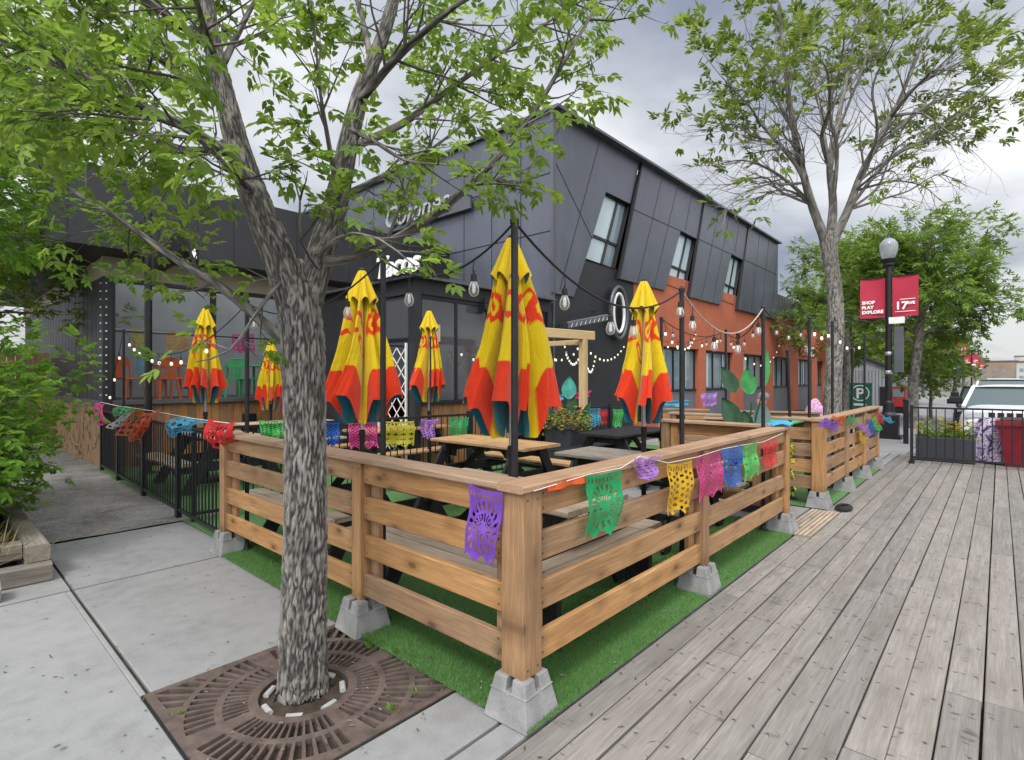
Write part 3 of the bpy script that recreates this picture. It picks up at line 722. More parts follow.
def make_tree(name, label, cat, base, trunk_mb, tw_mb, lv, leafmat, barkmat, group=None):
    root = thing(name, label, cat, base, 0, group)
    obj('trunk', trunk_mb, barkmat, root, True)
    if tw_mb is not None: obj('branches', tw_mb, barkmat, root, True)
    obj('crown', lv.mesh('crown'), leafmat, root, True)
    return root
# --- near street tree
r = random.Random(11)
tr, tw, lv = MB(), MB(), Leaves()
base = Vector((1.335, 2.64, -.06))
D = 2.8
trunk = [base, P(303, 690, D), P(304, 600, D), P(306, 500, D), P(305, 420, D), P(303, 350, D), P(300, 318, D), P(298, 290, D+.02), P(297, 262, D+.05)]
bark_surf(tr, trunk, [.15, .122, .106, .102, .10, .105, .105, .09, .045], 130, 100, .16, 3)
LL = [P(300, 330, D), P(283, 270, D-.02), P(262, 215, D), P(243, 165, D+.03), P(228, 110, D+.06), P(214, 50, D+.1), P(205, -10, D+.12), P(196, -90, D+.15), P(180, -220, D+.2)]
RL = [P(303, 330, D), P(312, 285, D+.05), P(325, 240, D+.08), P(338, 195, D+.1), P(348, 145, D+.12), P(362, 90, D+.15), P(385, 30, D+.2), P(402, -40, D+.25), P(420, -160, D+.3)]
bark_surf(tr, LL, [.08, .079, .073, .063, .053, .043, .036, .028, .016], 84, 90, .15, 9)
bark_surf(tr, RL, [.072, .071, .066, .058, .05, .042, .035, .026, .015], 80, 90, .15, 17)
cfg1 = dict(seg=.12, wander=.2, up=(0, .25, .1, 0), levels=3, kids=(0, 6, 4), ref=(1, .9, .5), start=.15, ang=(28, 62), ratio=(.4, .7), leaf_level=2, leaf=lambda p, r: True, dens=12, size=.053, wid=.0265, nl=5, droop=.35)
def near_limb(px, r0, kids, klen, **kw):
    pts = [P(*q) for q in px]; n = len(pts)
    rads = [r0*(1-.82*i/(n-1)) for i in range(n)]
    limb(tw, lv, r, pts, rads, cfg1, int(kids*(1.8 if px[1][0] < 262 else 1.35)), klen, **kw)
# left side
near_limb([(288, 345, 2.8), (225, 290, 2.9), (180, 262, 3.0), (120, 220, 3.1), (60, 182, 3.2), (-20, 130, 3.3)], .03, 9, .62)
near_limb([(240, 160, 2.8), (190, 130, 2.6), (120, 95, 2.45), (50, 60, 2.35), (-30, 35, 2.3)], .03, 12, .60)
near_limb([(228, 110, 2.85), (175, 70, 3.1), (110, 30, 3.4), (30, 0, 3.6)], .028, 11, .7)
near_limb([(236, 140, 2.8), (190, 150, 3.2), (130, 130, 3.6), (60, 110, 4.0)], .026, 10, .7)
near_limb([(214, 50, 2.9), (160, 10, 2.7), (90, -40, 2.6), (0, -90, 2.6)], .026, 9, .62)
near_limb([(220, 70, 2.9), (250, 10, 3.1), (290, -60, 3.3)], .022, 8, .6)
near_limb([(216, 60, 2.85), (205, 30, 2.4), (190, -20, 2.0), (170, -80, 1.8)], .02, 7, .5)
near_limb([(250, 190, 2.75), (230, 170, 2.4), (200, 140, 2.15), (150, 110, 2.0)], .018, 6, .42)
near_limb([(285, 275, 2.75), (262, 305, 2.6), (230, 350, 2.5), (195, 362, 2.45)], .012, 3, .22)
# right side
near_limb([(322, 262, 2.85), (360, 255, 2.75), (415, 228, 2.65), (470, 185, 2.6), (525, 125, 2.6), (565, 60, 2.65), (600, 0, 2.7)], .030, 13, .42)
near_limb([(345, 150, 2.9), (400, 125, 3.0), (455, 85, 3.1), (520, 40, 3.2), (590, -5, 3.3)], .026, 12, .55)
near_limb([(357, 105, 2.95), (395, 60, 2.7), (450, 10, 2.5), (520, -40, 2.4)], .026, 10, .5)
near_limb([(335, 200, 2.9), (375, 180, 3.2), (430, 150, 3.5), (480, 110, 3.7)], .022, 9, .55)
near_limb([(372, 65, 2.95), (360, 10, 3.3), (340, -50, 3.6)], .022, 8, .6)
near_limb([(318, 255, 2.8), (345, 235, 2.5), (380, 240, 2.3), (410, 262, 2.2)], .014, 6, .28)
near_limb([(350, 130, 2.85), (372, 140, 2.5), (405, 160, 2.3), (450, 165, 2.2)], .014, 6, .3)
near_limb([(338, 195, 2.85), (330, 150, 2.6), (320, 90, 2.45), (315, 30, 2.35)], .016, 7, .4)
near_limb([(318, 268, 2.7), (300, 240, 2.55), (300, 200, 2.45), (290, 170, 2.4)], .010, 4, .25)
make_tree('street_tree', 'tall street tree with rough grey furrowed forked trunk standing in the iron grate', 'tree', base, tr, tw, lv, 'leaf_near', 'bark', 'street trees')
NLEAF = len(lv.p)
# --- second street tree, thin spreading crown
r = random.Random(23)
tr, tw, lv = MB(), MB(), Leaves(); D = 8.69
base = Vector((9.9, 2.02, -.02))
bark_surf(tr, [base, P(832, 440, D), P(833, 380, D), P(836, 320, D), P(832, 270, D), P(826, 232, D)], [.17, .135, .12, .112, .108, .115], 48, 40, .12, 2)
fork = P(826, 235, D)
cen = P(850, 150, D)
cfg2 = dict(seg=.2, wander=.17, up=(0, .35, .3, .2), levels=3, kids=(0, 5, 3), ref=(1, 1.2, .7), start=.25, ang=(20, 48), ratio=(.42, .72), leaf_level=2, leaf=lambda p, r: p.z > 5.35+.6*r.random() and ((p-cen).length > 1.45+.9*r.random()) and r.random() < .72, dens=3.6, size=.125, wid=.042, nl=7, droop=.15, spread=1.3)
def far_limb(pts, r0, kids, klen, c=cfg2, **kw):
    n = len(pts); limb(tw, lv, r, pts, [r0*(1-.8*i/(n-1)) for i in range(n)], c, kids, klen, n=10, **kw)
def crook(a, b, k, up):
    out = [a]
    for q in range(1, k): out.append(a.lerp(b, q/k)+Vector((0, 0, up*math.sin(math.pi*q/k)))+rv(r)*(b-a).length*.05)
    return out+[b]
leaders = [[P(829, 250, D), P(812, 205, D-.1), P(800, 160, D-.25), P(790, 105, D-.5), P(783, 45, D-.7), P(778, 0, D-.8)],
           [P(829, 250, D), P(833, 205, D+.15), P(830, 160, D+.4), P(840, 110, D+.6), P(852, 50, D+.9), P(858, -10, D+1.0)],
           [P(829, 250, D), P(848, 210, D+.05), P(862, 172, D+.1), P(886, 128, D), P(908, 80, D-.2), P(930, 25, D-.3)]]
LTG = [[(720, 75, -.9), (705, 130, -.3), (745, 40, .2), (735, 115, .9), (715, 165, .4)],
       [(815, 20, 1.5), (885, 0, 1.6), (800, 70, 1.9), (880, 60, 2.0), (845, 30, -.9), (820, 60, -1.4)],
       [(1000, 85, -.9), (985, 120, .9), (975, 45, .6), (955, 70, -1.6), (940, 130, 1.6), (905, 20, -1.5), (1010, 60, .1), (965, 145, -.8)]]
for ld, tgs in zip(leaders, LTG):
    limb(tw, lv, r, ld, [.075, .062, .05, .038, .024, .01], cfg2, 12, 1.05, t0=.3, n=14)
    for q, (tx, ty, dz) in enumerate(tgs):
        t = 1+(q % 4)*.75; k = int(t); a = ld[k].lerp(ld[k+1], t-k); e = P(tx, ty, D+dz)
        far_limb(crook(a, e, 4, .25), r.uniform(.022, .036), 12, 1.0)
cfgb = dict(cfg2); cfgb['leaf'] = lambda p, r: r.random() < .05
for q, (tx, ty, dz) in enumerate(((712, 185, .2), (722, 215, -.8), (735, 165, 1), (965, 185, .4), (940, 200, -.8), (780, 150, -.9), (750, 200, .6), (900, 180, -1))):
    ld = leaders[0 if tx < 830 else 2]; t = 1+(q % 3)*.5; k = int(t); a = ld[k].lerp(ld[k+1], t-k)
    far_limb(crook(a, P(tx, ty, D+dz), 4, .22), .022, 16, .8, cfgb)
make_tree('street_tree', 'thin street tree with a wide airy crown and bare lower twigs behind the far fence', 'tree', base, tr, tw, lv, 'leaf_olive', 'bark_far', 'street trees')
NL2 = len(lv.p)
# --- generic fuller trees further along the street and round about
def gen_tree(name, label, cat, x, y, h, rad, trunk_r, z0, leafmat, seed, dens=3.5, size=.13, group=None, zb=0, lean=(0, 0), nl=5, wid=.05, nlimb=12, klen=None, kk=8):
    r = random.Random(seed); tr, tw, lv = MB(), MB(), Leaves(); b = Vector((x, y, zb))
    topz = z0+(h-z0)*.45
    pts = [b, b+Vector((.05, .02, z0*.5)), b+Vector((lean[0]*.4, lean[1]*.4, z0)), b+Vector((lean[0], lean[1], topz)), b+Vector((lean[0]*1.2, lean[1]*1.2, h*.86))]
    bark_surf(tr, pts, [trunk_r*1.2, trunk_r, trunk_r*.85, trunk_r*.5, trunk_r*.12], 18, 16, .1, seed)
    cfg = dict(seg=.25, wander=.2, up=(0, .3, .2, .1), levels=3, kids=(0, 5, 4), ref=(1, 1.0, .6), start=.15, ang=(25, 65), ratio=(.4, .7), leaf_level=2, leaf=lambda p, r: True, dens=dens, size=size, wid=wid, nl=nl, droop=.3, spread=1.1)
    for k in range(nlimb):
        t = (k+.5)/nlimb; zz = z0+(h-z0)*.55*t; a = k*2.4+r.uniform(-.3, .3)
        el = R(15+55*t); rr = rad*(1-.35*t)*r.uniform(.75, 1.05)
        s = b+Vector((lean[0]*t, lean[1]*t, zz)); e = s+Vector((math.cos(a)*rr*math.cos(el*.6), math.sin(a)*rr*math.cos(el*.6), rr*math.sin(el)))
        e.z = min(e.z, zb+h)
        limb(tw, lv, r, [s, s.lerp(e, .5)+Vector((0, 0, .1*rr)), e], [trunk_r*.35, trunk_r*.2, trunk_r*.06], cfg, kk, klen or rad*.5, n=6)
    return make_tree(name, label, cat, b, tr, tw, lv, leafmat, 'bark_far', group)
G = 'street trees further down the street'
gen_tree('street_tree', 'full green street tree with a dense rounded crown beside the red banner lamp post', 'tree', 21.5, 2.05, 6.6, 2.5, .14, 2.5, 'leaf_far', 31, 3.2, .15, G, wid=.055, kk=12, nlimb=15, lean=(0, -.25))
gen_tree('street_tree', 'yellow green tree showing behind the thin street tree and the grey shed', 'tree', 27.5, 5.0, 8.2, 2.7, .16, 2.6, 'leaf_lime', 32, 2.6, .17, G, wid=.06)
gen_tree('street_tree', 'low light green sapling behind the barrier, right of the dense rounded tree', 'tree', 26, 1.95, 3.3, 1.35, .06, .9, 'leaf_lime', 33, 4, .12, G, wid=.055)
gen_tree('street_tree', 'low bushy street tree near the second lamp post with red banners', 'tree', 39.5, 3.8, 5.4, 2.0, .11, 1.8, 'leaf_far', 34, 2.6, .18, G, wid=.07)
gen_tree('street_tree', 'dark green tree half hidden behind the grey corrugated shed', 'tree', 43, 8.5, 8.5, 3.4, .16, 2.2, 'leaf_far', 35, 2.4, .2, G, wid=.08)
gen_tree('street_tree', 'distant street tree between the second and third lamp posts', 'tree', 62, 5.2, 6.5, 2.6, .13, 2.0, 'leaf_far', 36, 1.8, .24, G, wid=.1, kk=6)
gen_tree('street_tree', 'far small street tree beyond the third lamp post', 'tree', 100, 6.0, 7, 3.2, .14, 2.0, 'leaf_far', 37, 1.2, .34, G, wid=.14, kk=5)
gen_tree('street_tree', 'farthest rounded tree where the street meets the hill', 'tree', 150, 9.5, 8.5, 4.5, .16, 2.0, 'leaf_far', 38, .9, .5, G, wid=.22, kk=5)
# tree at the far left, trunk in the planter bed
gen_tree('garden_tree', 'bright green leafy tree leaning over the alley on the far left', 'tree', -.35, 7.2, 4.5, 1.7, .07, 2.35, 'leaf_bush', 41, 7.5, .085, None, .2, (.35, -.3), 5, .042, 15, .85, 10)
gen_tree('garden_tree', 'tall tree rising behind the alley at the left edge', 'tree', -.6, 13.5, 7.4, 3.4, .12, 2.0, 'leaf_near', 42, 3.4, .12, None, 0, (0, 0), 5, .055, 14, 1.5, 9)
def shrub(name, label, cat, x, y, h, rad, leafmat, seed, n=26, size=.07, wid=.035, dens=8, zb=0, group=None):
    r = random.Random(seed); tw, lv = MB(), Leaves(); b = Vector((x, y, zb))
    cfg = dict(seg=.12, wander=.22, up=(0, .3, .2, .1), levels=3, kids=(0, 4, 3), ref=(1, .6, .4), start=.2, ang=(25, 60), ratio=(.4, .65), leaf_level=1, leaf=lambda p, r: True, dens=dens, size=size, wid=wid, nl=5, droop=.3)
    for k in range(n):
        a = r.uniform(0, 6.28); el = r.uniform(.35, 1.45); d = Vector((math.cos(a)*math.cos(el), math.sin(a)*math.cos(el), math.sin(el)))
        ln = (h*math.sin(el)+rad*math.cos(el))*r.uniform(.55, 1)
        branch(tw, lv, r, b+Vector((r.uniform(-.2, .2)*rad, r.uniform(-.2, .2)*rad, 0)), d, ln, .012, 1, cfg)
    root = thing(name, label, cat, b, 0, group)
    obj('stems', tw, 'bark_far', root, True); obj('foliage', lv.mesh('foliage'), leafmat, root, True); return root
shrub('shrub', 'low bright green shrub growing in the timber planter bed', 'shrub', -.15, 6.9, 1.7, .5, 'leaf_bush', 51, 32, .075, .04, 8, .2)
shrub('shrub', 'leafy green shrub spilling over the alley behind the planter bed', 'shrub', -.35, 9.2, 2.5, .6, 'leaf_bush', 52, 34, .085, .045, 7, .1)
shrub('shrub', 'taller shrub deeper in the planting at the left edge', 'shrub', -.75, 7.6, 2.2, .9, 'leaf_bush', 53, 30, .085, .045, 7, .1)
# dry grass tuft in the planter
lvg = Leaves(); r = random.Random(5)
for k in range(420):
    a = r.uniform(0, 6.28); e = r.uniform(.2, 1.3); p = Vector((.2+r.gauss(0, .16), 6.0+r.gauss(0, .22), .2))
    lvg.leaf(p, Vector((math.cos(a)*math.cos(e), math.sin(a)*math.cos(e), math.sin(e))), rv(r), r.uniform(.15, .34), .009, r.random())
top('dry_grass', lvg.mesh('dry_grass'), 'leaf_grass', 'tuft of dry tan grass at the corner of the timber planter', 'grass', kind='stuff')
# timber planter edging
pl = thing('timber_planter', 'weathered timber planter bed edged with stacked square sleepers', 'planter', (.6, 5.75, 0))
obj('sleeper', mb(lambda m: m.board((.66, 5.66, .21), (.66, 8.4, .21), .13, .15, bev=.012)), 'old_timber', pl, True)
obj('sleeper', mb(lambda m: m.board((.66, 5.66, .07), (.66, 8.4, .07), .14, .14, bev=.012)), 'old_timber', pl, True)
obj('sleeper', mb(lambda m: m.board((-2.2, 5.72, .07), (.735, 5.66-.04, .07), .14, .14, bev=.012)), 'old_timber', pl, True)
obj('sleeper', mb(lambda m: m.board((-2.2, 5.95, .21), (.58, 5.88, .21), .13, .14, bev=.012)), 'old_timber', pl, True)
m = MB(); m.surf(lambda u, v: (-2.3+2.9*u, 5.8+2.6*v, .2+.03*noise.noise((u*9, v*9, 0))), 30, 30); obj('soil', m, 'soil', pl, True)
top('timber_block', mb(lambda m: m.board((-.9, 5.43, .055), (.42, 5.37, .055), .11, .2, bev=.015)), 'old_timber', 'loose weathered timber lying in front of the planter bed as a low step', 'timber')
# little weeds in the grate and stray leaves
def weed(x, y, s, label):
    lv = Leaves(); r = random.Random(int(x*991+y*77))
    for k in range(9):
        a = r.uniform(0, 6.28); e = r.uniform(.3, 1.2); lv.leaf((x, y, -.02), (math.cos(a)*math.cos(e), math.sin(a)*math.cos(e), math.sin(e)), rv(r), s*r.uniform(.6, 1.2), s*.25, r.random())
    top('weed', lv.mesh('weed'), 'leaf_bush', label, 'weed', 'weeds sprouting from the tree grate')
for x, y, s in ((1.72, 2.2, .06), (1.55, 2.17, .07), (1.62, 2.02, .05), (1.0, 2.12, .06), (.83, 2.9, .06), (1.87, 2.62, .105), (1.83, 2.78, .10)):
    weed(x, y, s, 'tall weed growing at the grate edge by the fence' if s > .1 else 'tiny green weed sprouting through the slots of the iron grate')
lvl = Leaves(); r = random.Random(8)
for k in range(150):
    x, y = r.uniform(-.2, 1.8), r.uniform(2, 6.7); lvl.leaf((x, y, .004), (r.uniform(-1, 1), r.uniform(-1, 1), .05), (0, 0, 1), r.uniform(.012, .035), .008, r.random())
for k in range(160):
    x, y = r.uniform(1.2, 8), r.uniform(-3, 1.5); lvl.leaf((x, y, .004), (r.uniform(-1, 1), r.uniform(-1, 1), .05), (0, 0, 1), r.uniform(.01, .025), .006, r.random())
for k in range(150):
    x, y = r.uniform(1.84, 6.2), r.uniform(1.56, 2.1) if k % 2 else r.uniform(1.8, 5.2); x = x if k % 2 else r.uniform(1.82, 2.2)
    lvl.leaf((x, y, .036), (r.uniform(-1, 1), r.uniform(-1, 1), .1), (0, 0, 1), r.uniform(.012, .03), .008, r.random())
for k in range(130):
    a = r.uniform(0, 6.28); q = r.uniform(.2, .8); lvl.leaf((1.335+q*math.cos(a), 2.635+q*math.sin(a), .01), (r.uniform(-1, 1), r.uniform(-1, 1), .1), (0, 0, 1), r.uniform(.012, .03), .008, r.random())
top('leaf_litter', lvl.mesh('leaf_litter'), 'bark_far', 'scattered dry leaf bits on the paving', 'leaf litter', kind='stuff')
# ================================================================== FENCES
BZ = [.295, .535, .78, 1.0]
def wooden_fence(label, a, b, posts, start_corner, end_corner, out, name='wooden_fence', bz=BZ, bw=.14, ptop=1.062, cap=True, pw=.10, pz=.2, skip0=False):
    """a, b ground ends; posts: parameters 0..1 ; out: unit vector to the street side"""
    a, b = Vector(a), Vector(b); ax = (b-a).normalized(); ln = (b-a).length; out = Vector(out)
    root = thing(name, label, 'fence', a)
    for i, t in enumerate(posts):
        if i == 0 and skip0: continue
        w_ = .14 if (t == 0 and start_corner) or (t == 1 and end_corner) else pw
        c = a+ax*(t*ln)
        if w_ == pw:
            c += ax*(pw/2 if t == 0 else -pw/2 if t == 1 else 0)
        obj('post', mb(lambda m: m.board(c+Vector((0, 0, pz)), c+Vector((0, 0, ptop)), w_, .14, up=ax, bev=.006)), 'fence_wood', root, True)
    for s in range(len(posts)-1):
        t0, t1 = posts[s]*ln, posts[s+1]*ln
        w0 = (-.012 if s == 0 and skip0 else .07 if s == 0 and start_corner else pw if s == 0 else pw/2)+.001
        w1 = (.07 if s == len(posts)-2 and end_corner else pw if s == len(posts)-2 else pw/2)+.001
        for k, z in enumerate(bz):
            q0 = a+ax*(t0+w0)+Vector((0, 0, z+rnd.uniform(-.004, .004))); q1 = a+ax*(t1-w1)+Vector((0, 0, z+rnd.uniform(-.004, .004)))
            o_ = out*rnd.uniform(.022, .03)
            obj('board', mb(lambda m: m.board(q0+o_, q1+o_, bw-(.01 if k == len(bz)-1 else 0), .036, bev=.005)), 'fence_wood', root, True)
        # nailing blocks behind the joints
        for q, sg in ((t0+w0+.05, 1), (t1-w1-.05, -1)):
            c = a+ax*q-out*.021
            obj('batten', mb(lambda m: m.board(c+Vector((0, 0, pz+.02)), c+Vector((0, 0, ptop-.005)), .088, .036, up=ax)), 'fence_wood', root, True)
    if cap:
        e0 = a-ax*(.085 if start_corner else .015); e1 = b+ax*(.085 if end_corner else .015)
        obj('cap_rail', mb(lambda m: m.board(e0+Vector((0, 0, ptop+.0205)), e1+Vector((0, 0, ptop+.0205)), .036, .165, bev=.006)), 'cap_wood', root, True)
    return root
C0 = Vector((1.95, 1.70, 0))
wooden_fence('near brown wooden rail fence along the boardwalk with bunting hung on it', (1.95, 1.70, 0), (6.14, 1.70, 0), [0, .485, 1], True, False, (0, -1, 0))
wooden_fence('brown wooden rail fence beside the near tree, ending at the black alley railings', (1.95, 1.7865, 0), (1.95, 5.33, 0), [0, .353, 1], False, False, (-1, 0, 0), skip0=True)
wooden_fence('short wooden fence return at the far end of the near patio', (6.14, 1.80, 0), (6.14, 3.05, 0), [0, 1], False, False, (1, 0, 0))
wooden_fence('wooden rail fence front of the farther patio facing the entrance gap', (7.5, 1.7465, 0), (7.5, 3.6, 0), [0, 1], False, False, (-1, 0, 0), skip0=True, bz=[.30, .50, .70, .90], bw=.16)
wooden_fence('farther wooden rail fence along the boardwalk beyond the entrance gap', (7.5, 1.66, 0), (11.5, 1.66, 0), [0, .34, .67, 1], True, False, (0, -1, 0), bz=[.30, .50, .70, .92], bw=.15)
# concrete pier blocks
def pier(x, y, label, rz=0):
    m = MB()
    m.frustum((0, 0, 0), .262, .206, .135)
    for sx in (-1, 1):
        for sy in (-1, 1):
            b = .206/2; t = .18/2; i = .017
            V = []
            for z, q in ((.135, b), (.198, t)):
                V += [(sx*i, sy*i, z), (sx*q, sy*i, z), (sx*q, sy*q, z), (sx*i, sy*q, z)]
            f = [(0, 1, 2, 3), (4, 5, 6, 7)]+[(j, (j+1) % 4, (j+1) % 4+4, j+4) for j in range(4)]
            m.add(V, f)
    me = m.mesh('pier_block'); me.materials.append(M['concrete_block'])
    o = bpy.data.objects.new('pier_block', me); COL.objects.link(o); o.location = (x, y, .002); o.rotation_euler = (0, 0, rz)
    bv = o.modifiers.new('bevel', 'BEVEL'); bv.width = .005; bv.segments = 2
    tag(o, label, 'concrete block', 'concrete pier blocks under the fences')
pier(1.95, 1.70, 'grey concrete pier block under the near corner post of the wooden fence', .05)
pier(1.93, 3.03, 'grey concrete pier block under the fence post just behind the near tree trunk', -.04)
pier(1.95, 5.28, 'grey concrete pier block at the fence end next to the black railings', .05)
pier(3.98, 1.69, 'grey concrete pier block under the middle post of the boardwalk fence', .03)
pier(6.08, 1.69, 'grey concrete pier block under the end post by the entrance gap', -.05)
pier(7.5, 1.66, 'stained concrete pier block under the corner post beyond the entrance gap', .04)
pier(8.86, 1.64, 'concrete pier block under the second post of the farther fence', .04)
pier(10.18, 1.64, 'concrete pier block under the third post of the farther fence', .04)
pier(11.42, 1.64, 'concrete pier block under the last post of the farther fence', .04)
# black iron railings
def railing(label, a, b, h=1.05, name='iron_railing', sp=.105, foot=False, z0=0, group=None):
    a, b = Vector(a), Vector(b); ax = (b-a).normalized(); ln = (b-a).length; root = thing(name, label, 'railing', a, 0, group)
    for q in (a+ax*.025, b-ax*.025):
        obj('post', mb(lambda m: m.board(q+Vector((0, 0, z0)), q+Vector((0, 0, z0+h+.03)), .05, .05, up=ax, bev=.003)), 'black_metal', root, True)
        if foot:
            pr = Vector((-ax.y, ax.x, 0)); obj('foot', mb(lambda m: m.board(q-pr*.22+Vector((0, 0, z0+.012)), q+pr*.22+Vector((0, 0, z0+.012)), .02, .09, bev=.004)), 'black_metal', root, True)
    for z in (z0+h-.02, z0+.10):
        obj('rail', mb(lambda m: m.board(a+ax*.05+Vector((0, 0, z)), b-ax*.05+Vector((0, 0, z)), .035, .035, bev=.003)), 'black_metal', root, True)
    n = int(ln/sp); proto = None
    for k in range(1, n):
        q = a+ax*(ln*k/n)
        if proto is None:
            pm = MB(); pm.tube([(0, 0, z0+.118), (0, 0, z0+h-.038)], .0085, 6); proto = obj('picket', pm, 'black_metal', root)
            c = proto
        else:
            c = proto.copy(); COL.objects.link(c)
        c.location = q-a
    return root
BF = [(1.98, 5.40), (2.03, 7.0), (2.08, 8.6), (2.13, 10.2), (2.165, 11.5)]
bl = ['black iron railing panel with the red and light blue flags nearest the wooden fence', 'black iron railing panel under the light blue and orange flags', 'black iron railing panel under the green and white flags', 'black iron railing panel with the pink flag ending at the wooden wall']
for i in range(4): railing(bl[i], (*BF[i], 0), (*BF[i+1], 0), 1.06, group='black railings along the alley')
DV = [(2.05, 6.62), (3.95, 6.40), (5.85, 6.18), (7.6, 5.98), (9.35, 5.78)]
dl = ['black iron railing panel inside the patio carrying the green and blue flags', 'black iron railing panel inside the patio carrying the pink, yellow and purple flags', 'black iron railing panel behind the flower planter and the warm wooden table', 'black iron railing panel carrying the blue, red and green flags right of the pergola post']
for i in range(4): railing(dl[i], (*DV[i], 0), (*DV[i+1], 0), 1.05, group='black railings dividing the patio')
railing('black steel barrier panel across the far end of the boardwalk, left panel', (12.72, 1.27, 0), (12.86, -.55, 0), 1.06, 'steel_barrier', .125, True, group='barrier panels closing the boardwalk')
railing('black steel barrier panel in front of the white car at the far boardwalk end', (12.87, -.58, 0), (13.0, -2.4, 0), 1.06, 'steel_barrier', .125, True, group='barrier panels closing the boardwalk')

# ================================================================== POLES AND STRING LIGHTS
def pole(x, y, z, label, rad=.019, name='light_pole', z0=.014, lean=(0, 0)):
    t = Vector((x+lean[0], y+lean[1], z)); b = Vector((x, y, z0))
    root = thing(name, label, 'pole', b, 0, 'black poles for the string lights')
    obj('shaft', mb(lambda m: m.tube([b, t], rad, 10)), 'black_metal', root, True)
    obj('cap', mb(lambda m: m.lathe([(rad*1.25, -.01), (rad*1.3, .012), (rad*.6, .03), (.001, .034)], t, 10)), 'black_metal', root, True)
    obj('base_plate', mb(lambda m: m.lathe([(rad*3, 0), (rad*3, .008), (rad*1.6, .02), (rad*1.2, .05)], b, 12)), 'black_metal', root, True)
    return t
tC = pole(2.062, 1.845, 2.40, 'black light pole standing inside the near corner of the wooden fence')
tL1 = pole(2.06, 3.00, 2.38, 'black light pole by the fence post just right of the near tree')
tL2 = pole(2.06, 5.16, 2.30, 'black light pole at the fence end beside the black railings')
tR1 = pole(3.99, 1.83, 2.28, 'black light pole behind the middle of the boardwalk fence')
tR2 = pole(5.93, 1.83, 2.33, 'black light pole behind the fence end at the entrance gap')
tB1 = pole(6.42, 3.22, 2.36, 'slim black light pole at the end of the short fence return')
tQ0 = pole(7.64, 1.80, 2.36, 'black light pole inside the corner of the farther patio')
tQ1 = pole(7.75, 2.02, 1.95, 'short leaning black pole beside the corner pole of the farther patio', lean=(-.1, .04))
tQ2 = pole(8.92, 1.80, 2.40, 'black light pole just right of the thin tree trunk')
tQ3 = pole(10.2, 1.80, 2.05, 'black light pole in front of the green parking sign', lean=(0, -.03))
tQ4 = pole(11.42, 1.80, 2.36, 'black light pole at the last post of the farther fence')
tQ5 = pole(8.67, 3.24, 2.35, 'black light pole standing among the wooden booths')
tA1 = pole(2.2, 10.2, 2.35, 'black light pole behind the railings at the alley end of the patio')
tA2 = pole(5.2, 6.35, 2.2, 'slim black pole by the railings left of the tallest umbrella', .014)
m_bulb, m_sock = None, None
def bulb_meshes(s):
    b = MB(); b.lathe([(.010*s, -.055*s), (.017*s, -.066*s), (.027*s, -.088*s), (.0305*s, -.108*s), (.027*s, -.128*s), (.016*s, -.142*s), (.001, -.147*s)], n=12); b.smooth = True
    f = MB(); f.lathe([(.004*s, -.06*s), (.010*s, -.085*s), (.010*s, -.12*s), (.003*s, -.13*s)], n=6)
    k = MB(); k.lathe([(.003, .0), (.006*s, -.004*s), (.006*s, -.02*s), (.0165*s, -.024*s), (.0185*s, -.06*s), (.016*s, -.062*s)], n=10)
    return b.mesh('bulb'), f.mesh('filament'), k.mesh('socket')
BIG = bulb_meshes(1.0); SMALL = bulb_meshes(.62)
for me, mt in zip(BIG+SMALL, ['bulb_glass', 'white_print', 'cable']*2): me.materials.append(M[mt])
LITB = bulb_meshes(.62)[0]; LITB.materials.append(M['lit_bulb'])
def light_string(label, a, b, sag, bulbs, big=True, rad=.0065, light=False, mat='cable', group='string lights over the patio', drop=.06):
    a, b = Vector(a), Vector(b); n = 24
    f = lambda t: a.lerp(b, t)+Vector((0, 0, -4*sag*t*(1-t)))
    root = thing('light_string', label, 'string lights', a, 0, group)
    m = MB(); m.tube([f(i/n) for i in range(n+1)], rad, 6); m.smooth = True; obj('cable', m, mat, root, True)
    B = BIG if big else SMALL
    for t in bulbs:
        p = f(t)
        k = obj('hanger', mb(lambda m: m.tube([(0, 0, 0), (rnd.uniform(-.008, .008), 0, -drop)], .003, 5)), 'cable', root); k.location = p-a
        s = bpy.data.objects.new('socket', B[2]); COL.objects.link(s); s.parent = root; s.location = p-a+Vector((0, 0, -drop+.004))
        g_ = bpy.data.objects.new('bulb', LITB if light else B[0]); COL.objects.link(g_); g_.parent = s
        if not light:
            fl = bpy.data.objects.new('filament', B[1]); COL.objects.link(fl); fl.parent = s
light_string('thick black light cable swagging left from the near corner pole with clear bulbs', tC, tL1, .19, (.26, .76))
light_string('twisted black light cable running right from the near corner pole to the middle fence pole', tC, tR1, .27, (.22, .47, .62, .985), rad=.0075)
light_string('pale light cable sagging low between the middle fence pole and the entrance pole', tR1, tR2, .30, (.1, .33, .62, .92), mat='cable_light')
light_string('black light cable behind the near tree trunk over the left fence', tL1, tL2, .22, (.2, .45, .7, .93))
light_string('light cable over the entrance gap between the two patios', tR2, tQ0, .16, (.25, .5, .78), False)
light_string('light cable along the farther boardwalk fence beside the thin tree', tQ0, tQ2, .12, (.2, .5, .8), False, light=True)
light_string('light cable along the far end of the farther fence', tQ2, tQ4, .2, (.2, .4, .6, .8), False, light=True)
light_string('light cable from the entrance pole across to the booth pole', tR2, tQ5, .2, (.2, .4, .6, .8), False)
light_string('light cable from the slim pole at the fence return to the booths', tB1, tQ5, .15, (.15, .4, .65, .9), False)
light_string('light cable with small white bulbs sagging in front of the orange chairs', tA1, tL2+Vector((0, .02, -.02)), .42, (.08, .14, .2, .27, .34, .41, .52, .6, .78), False, .005, light=True)
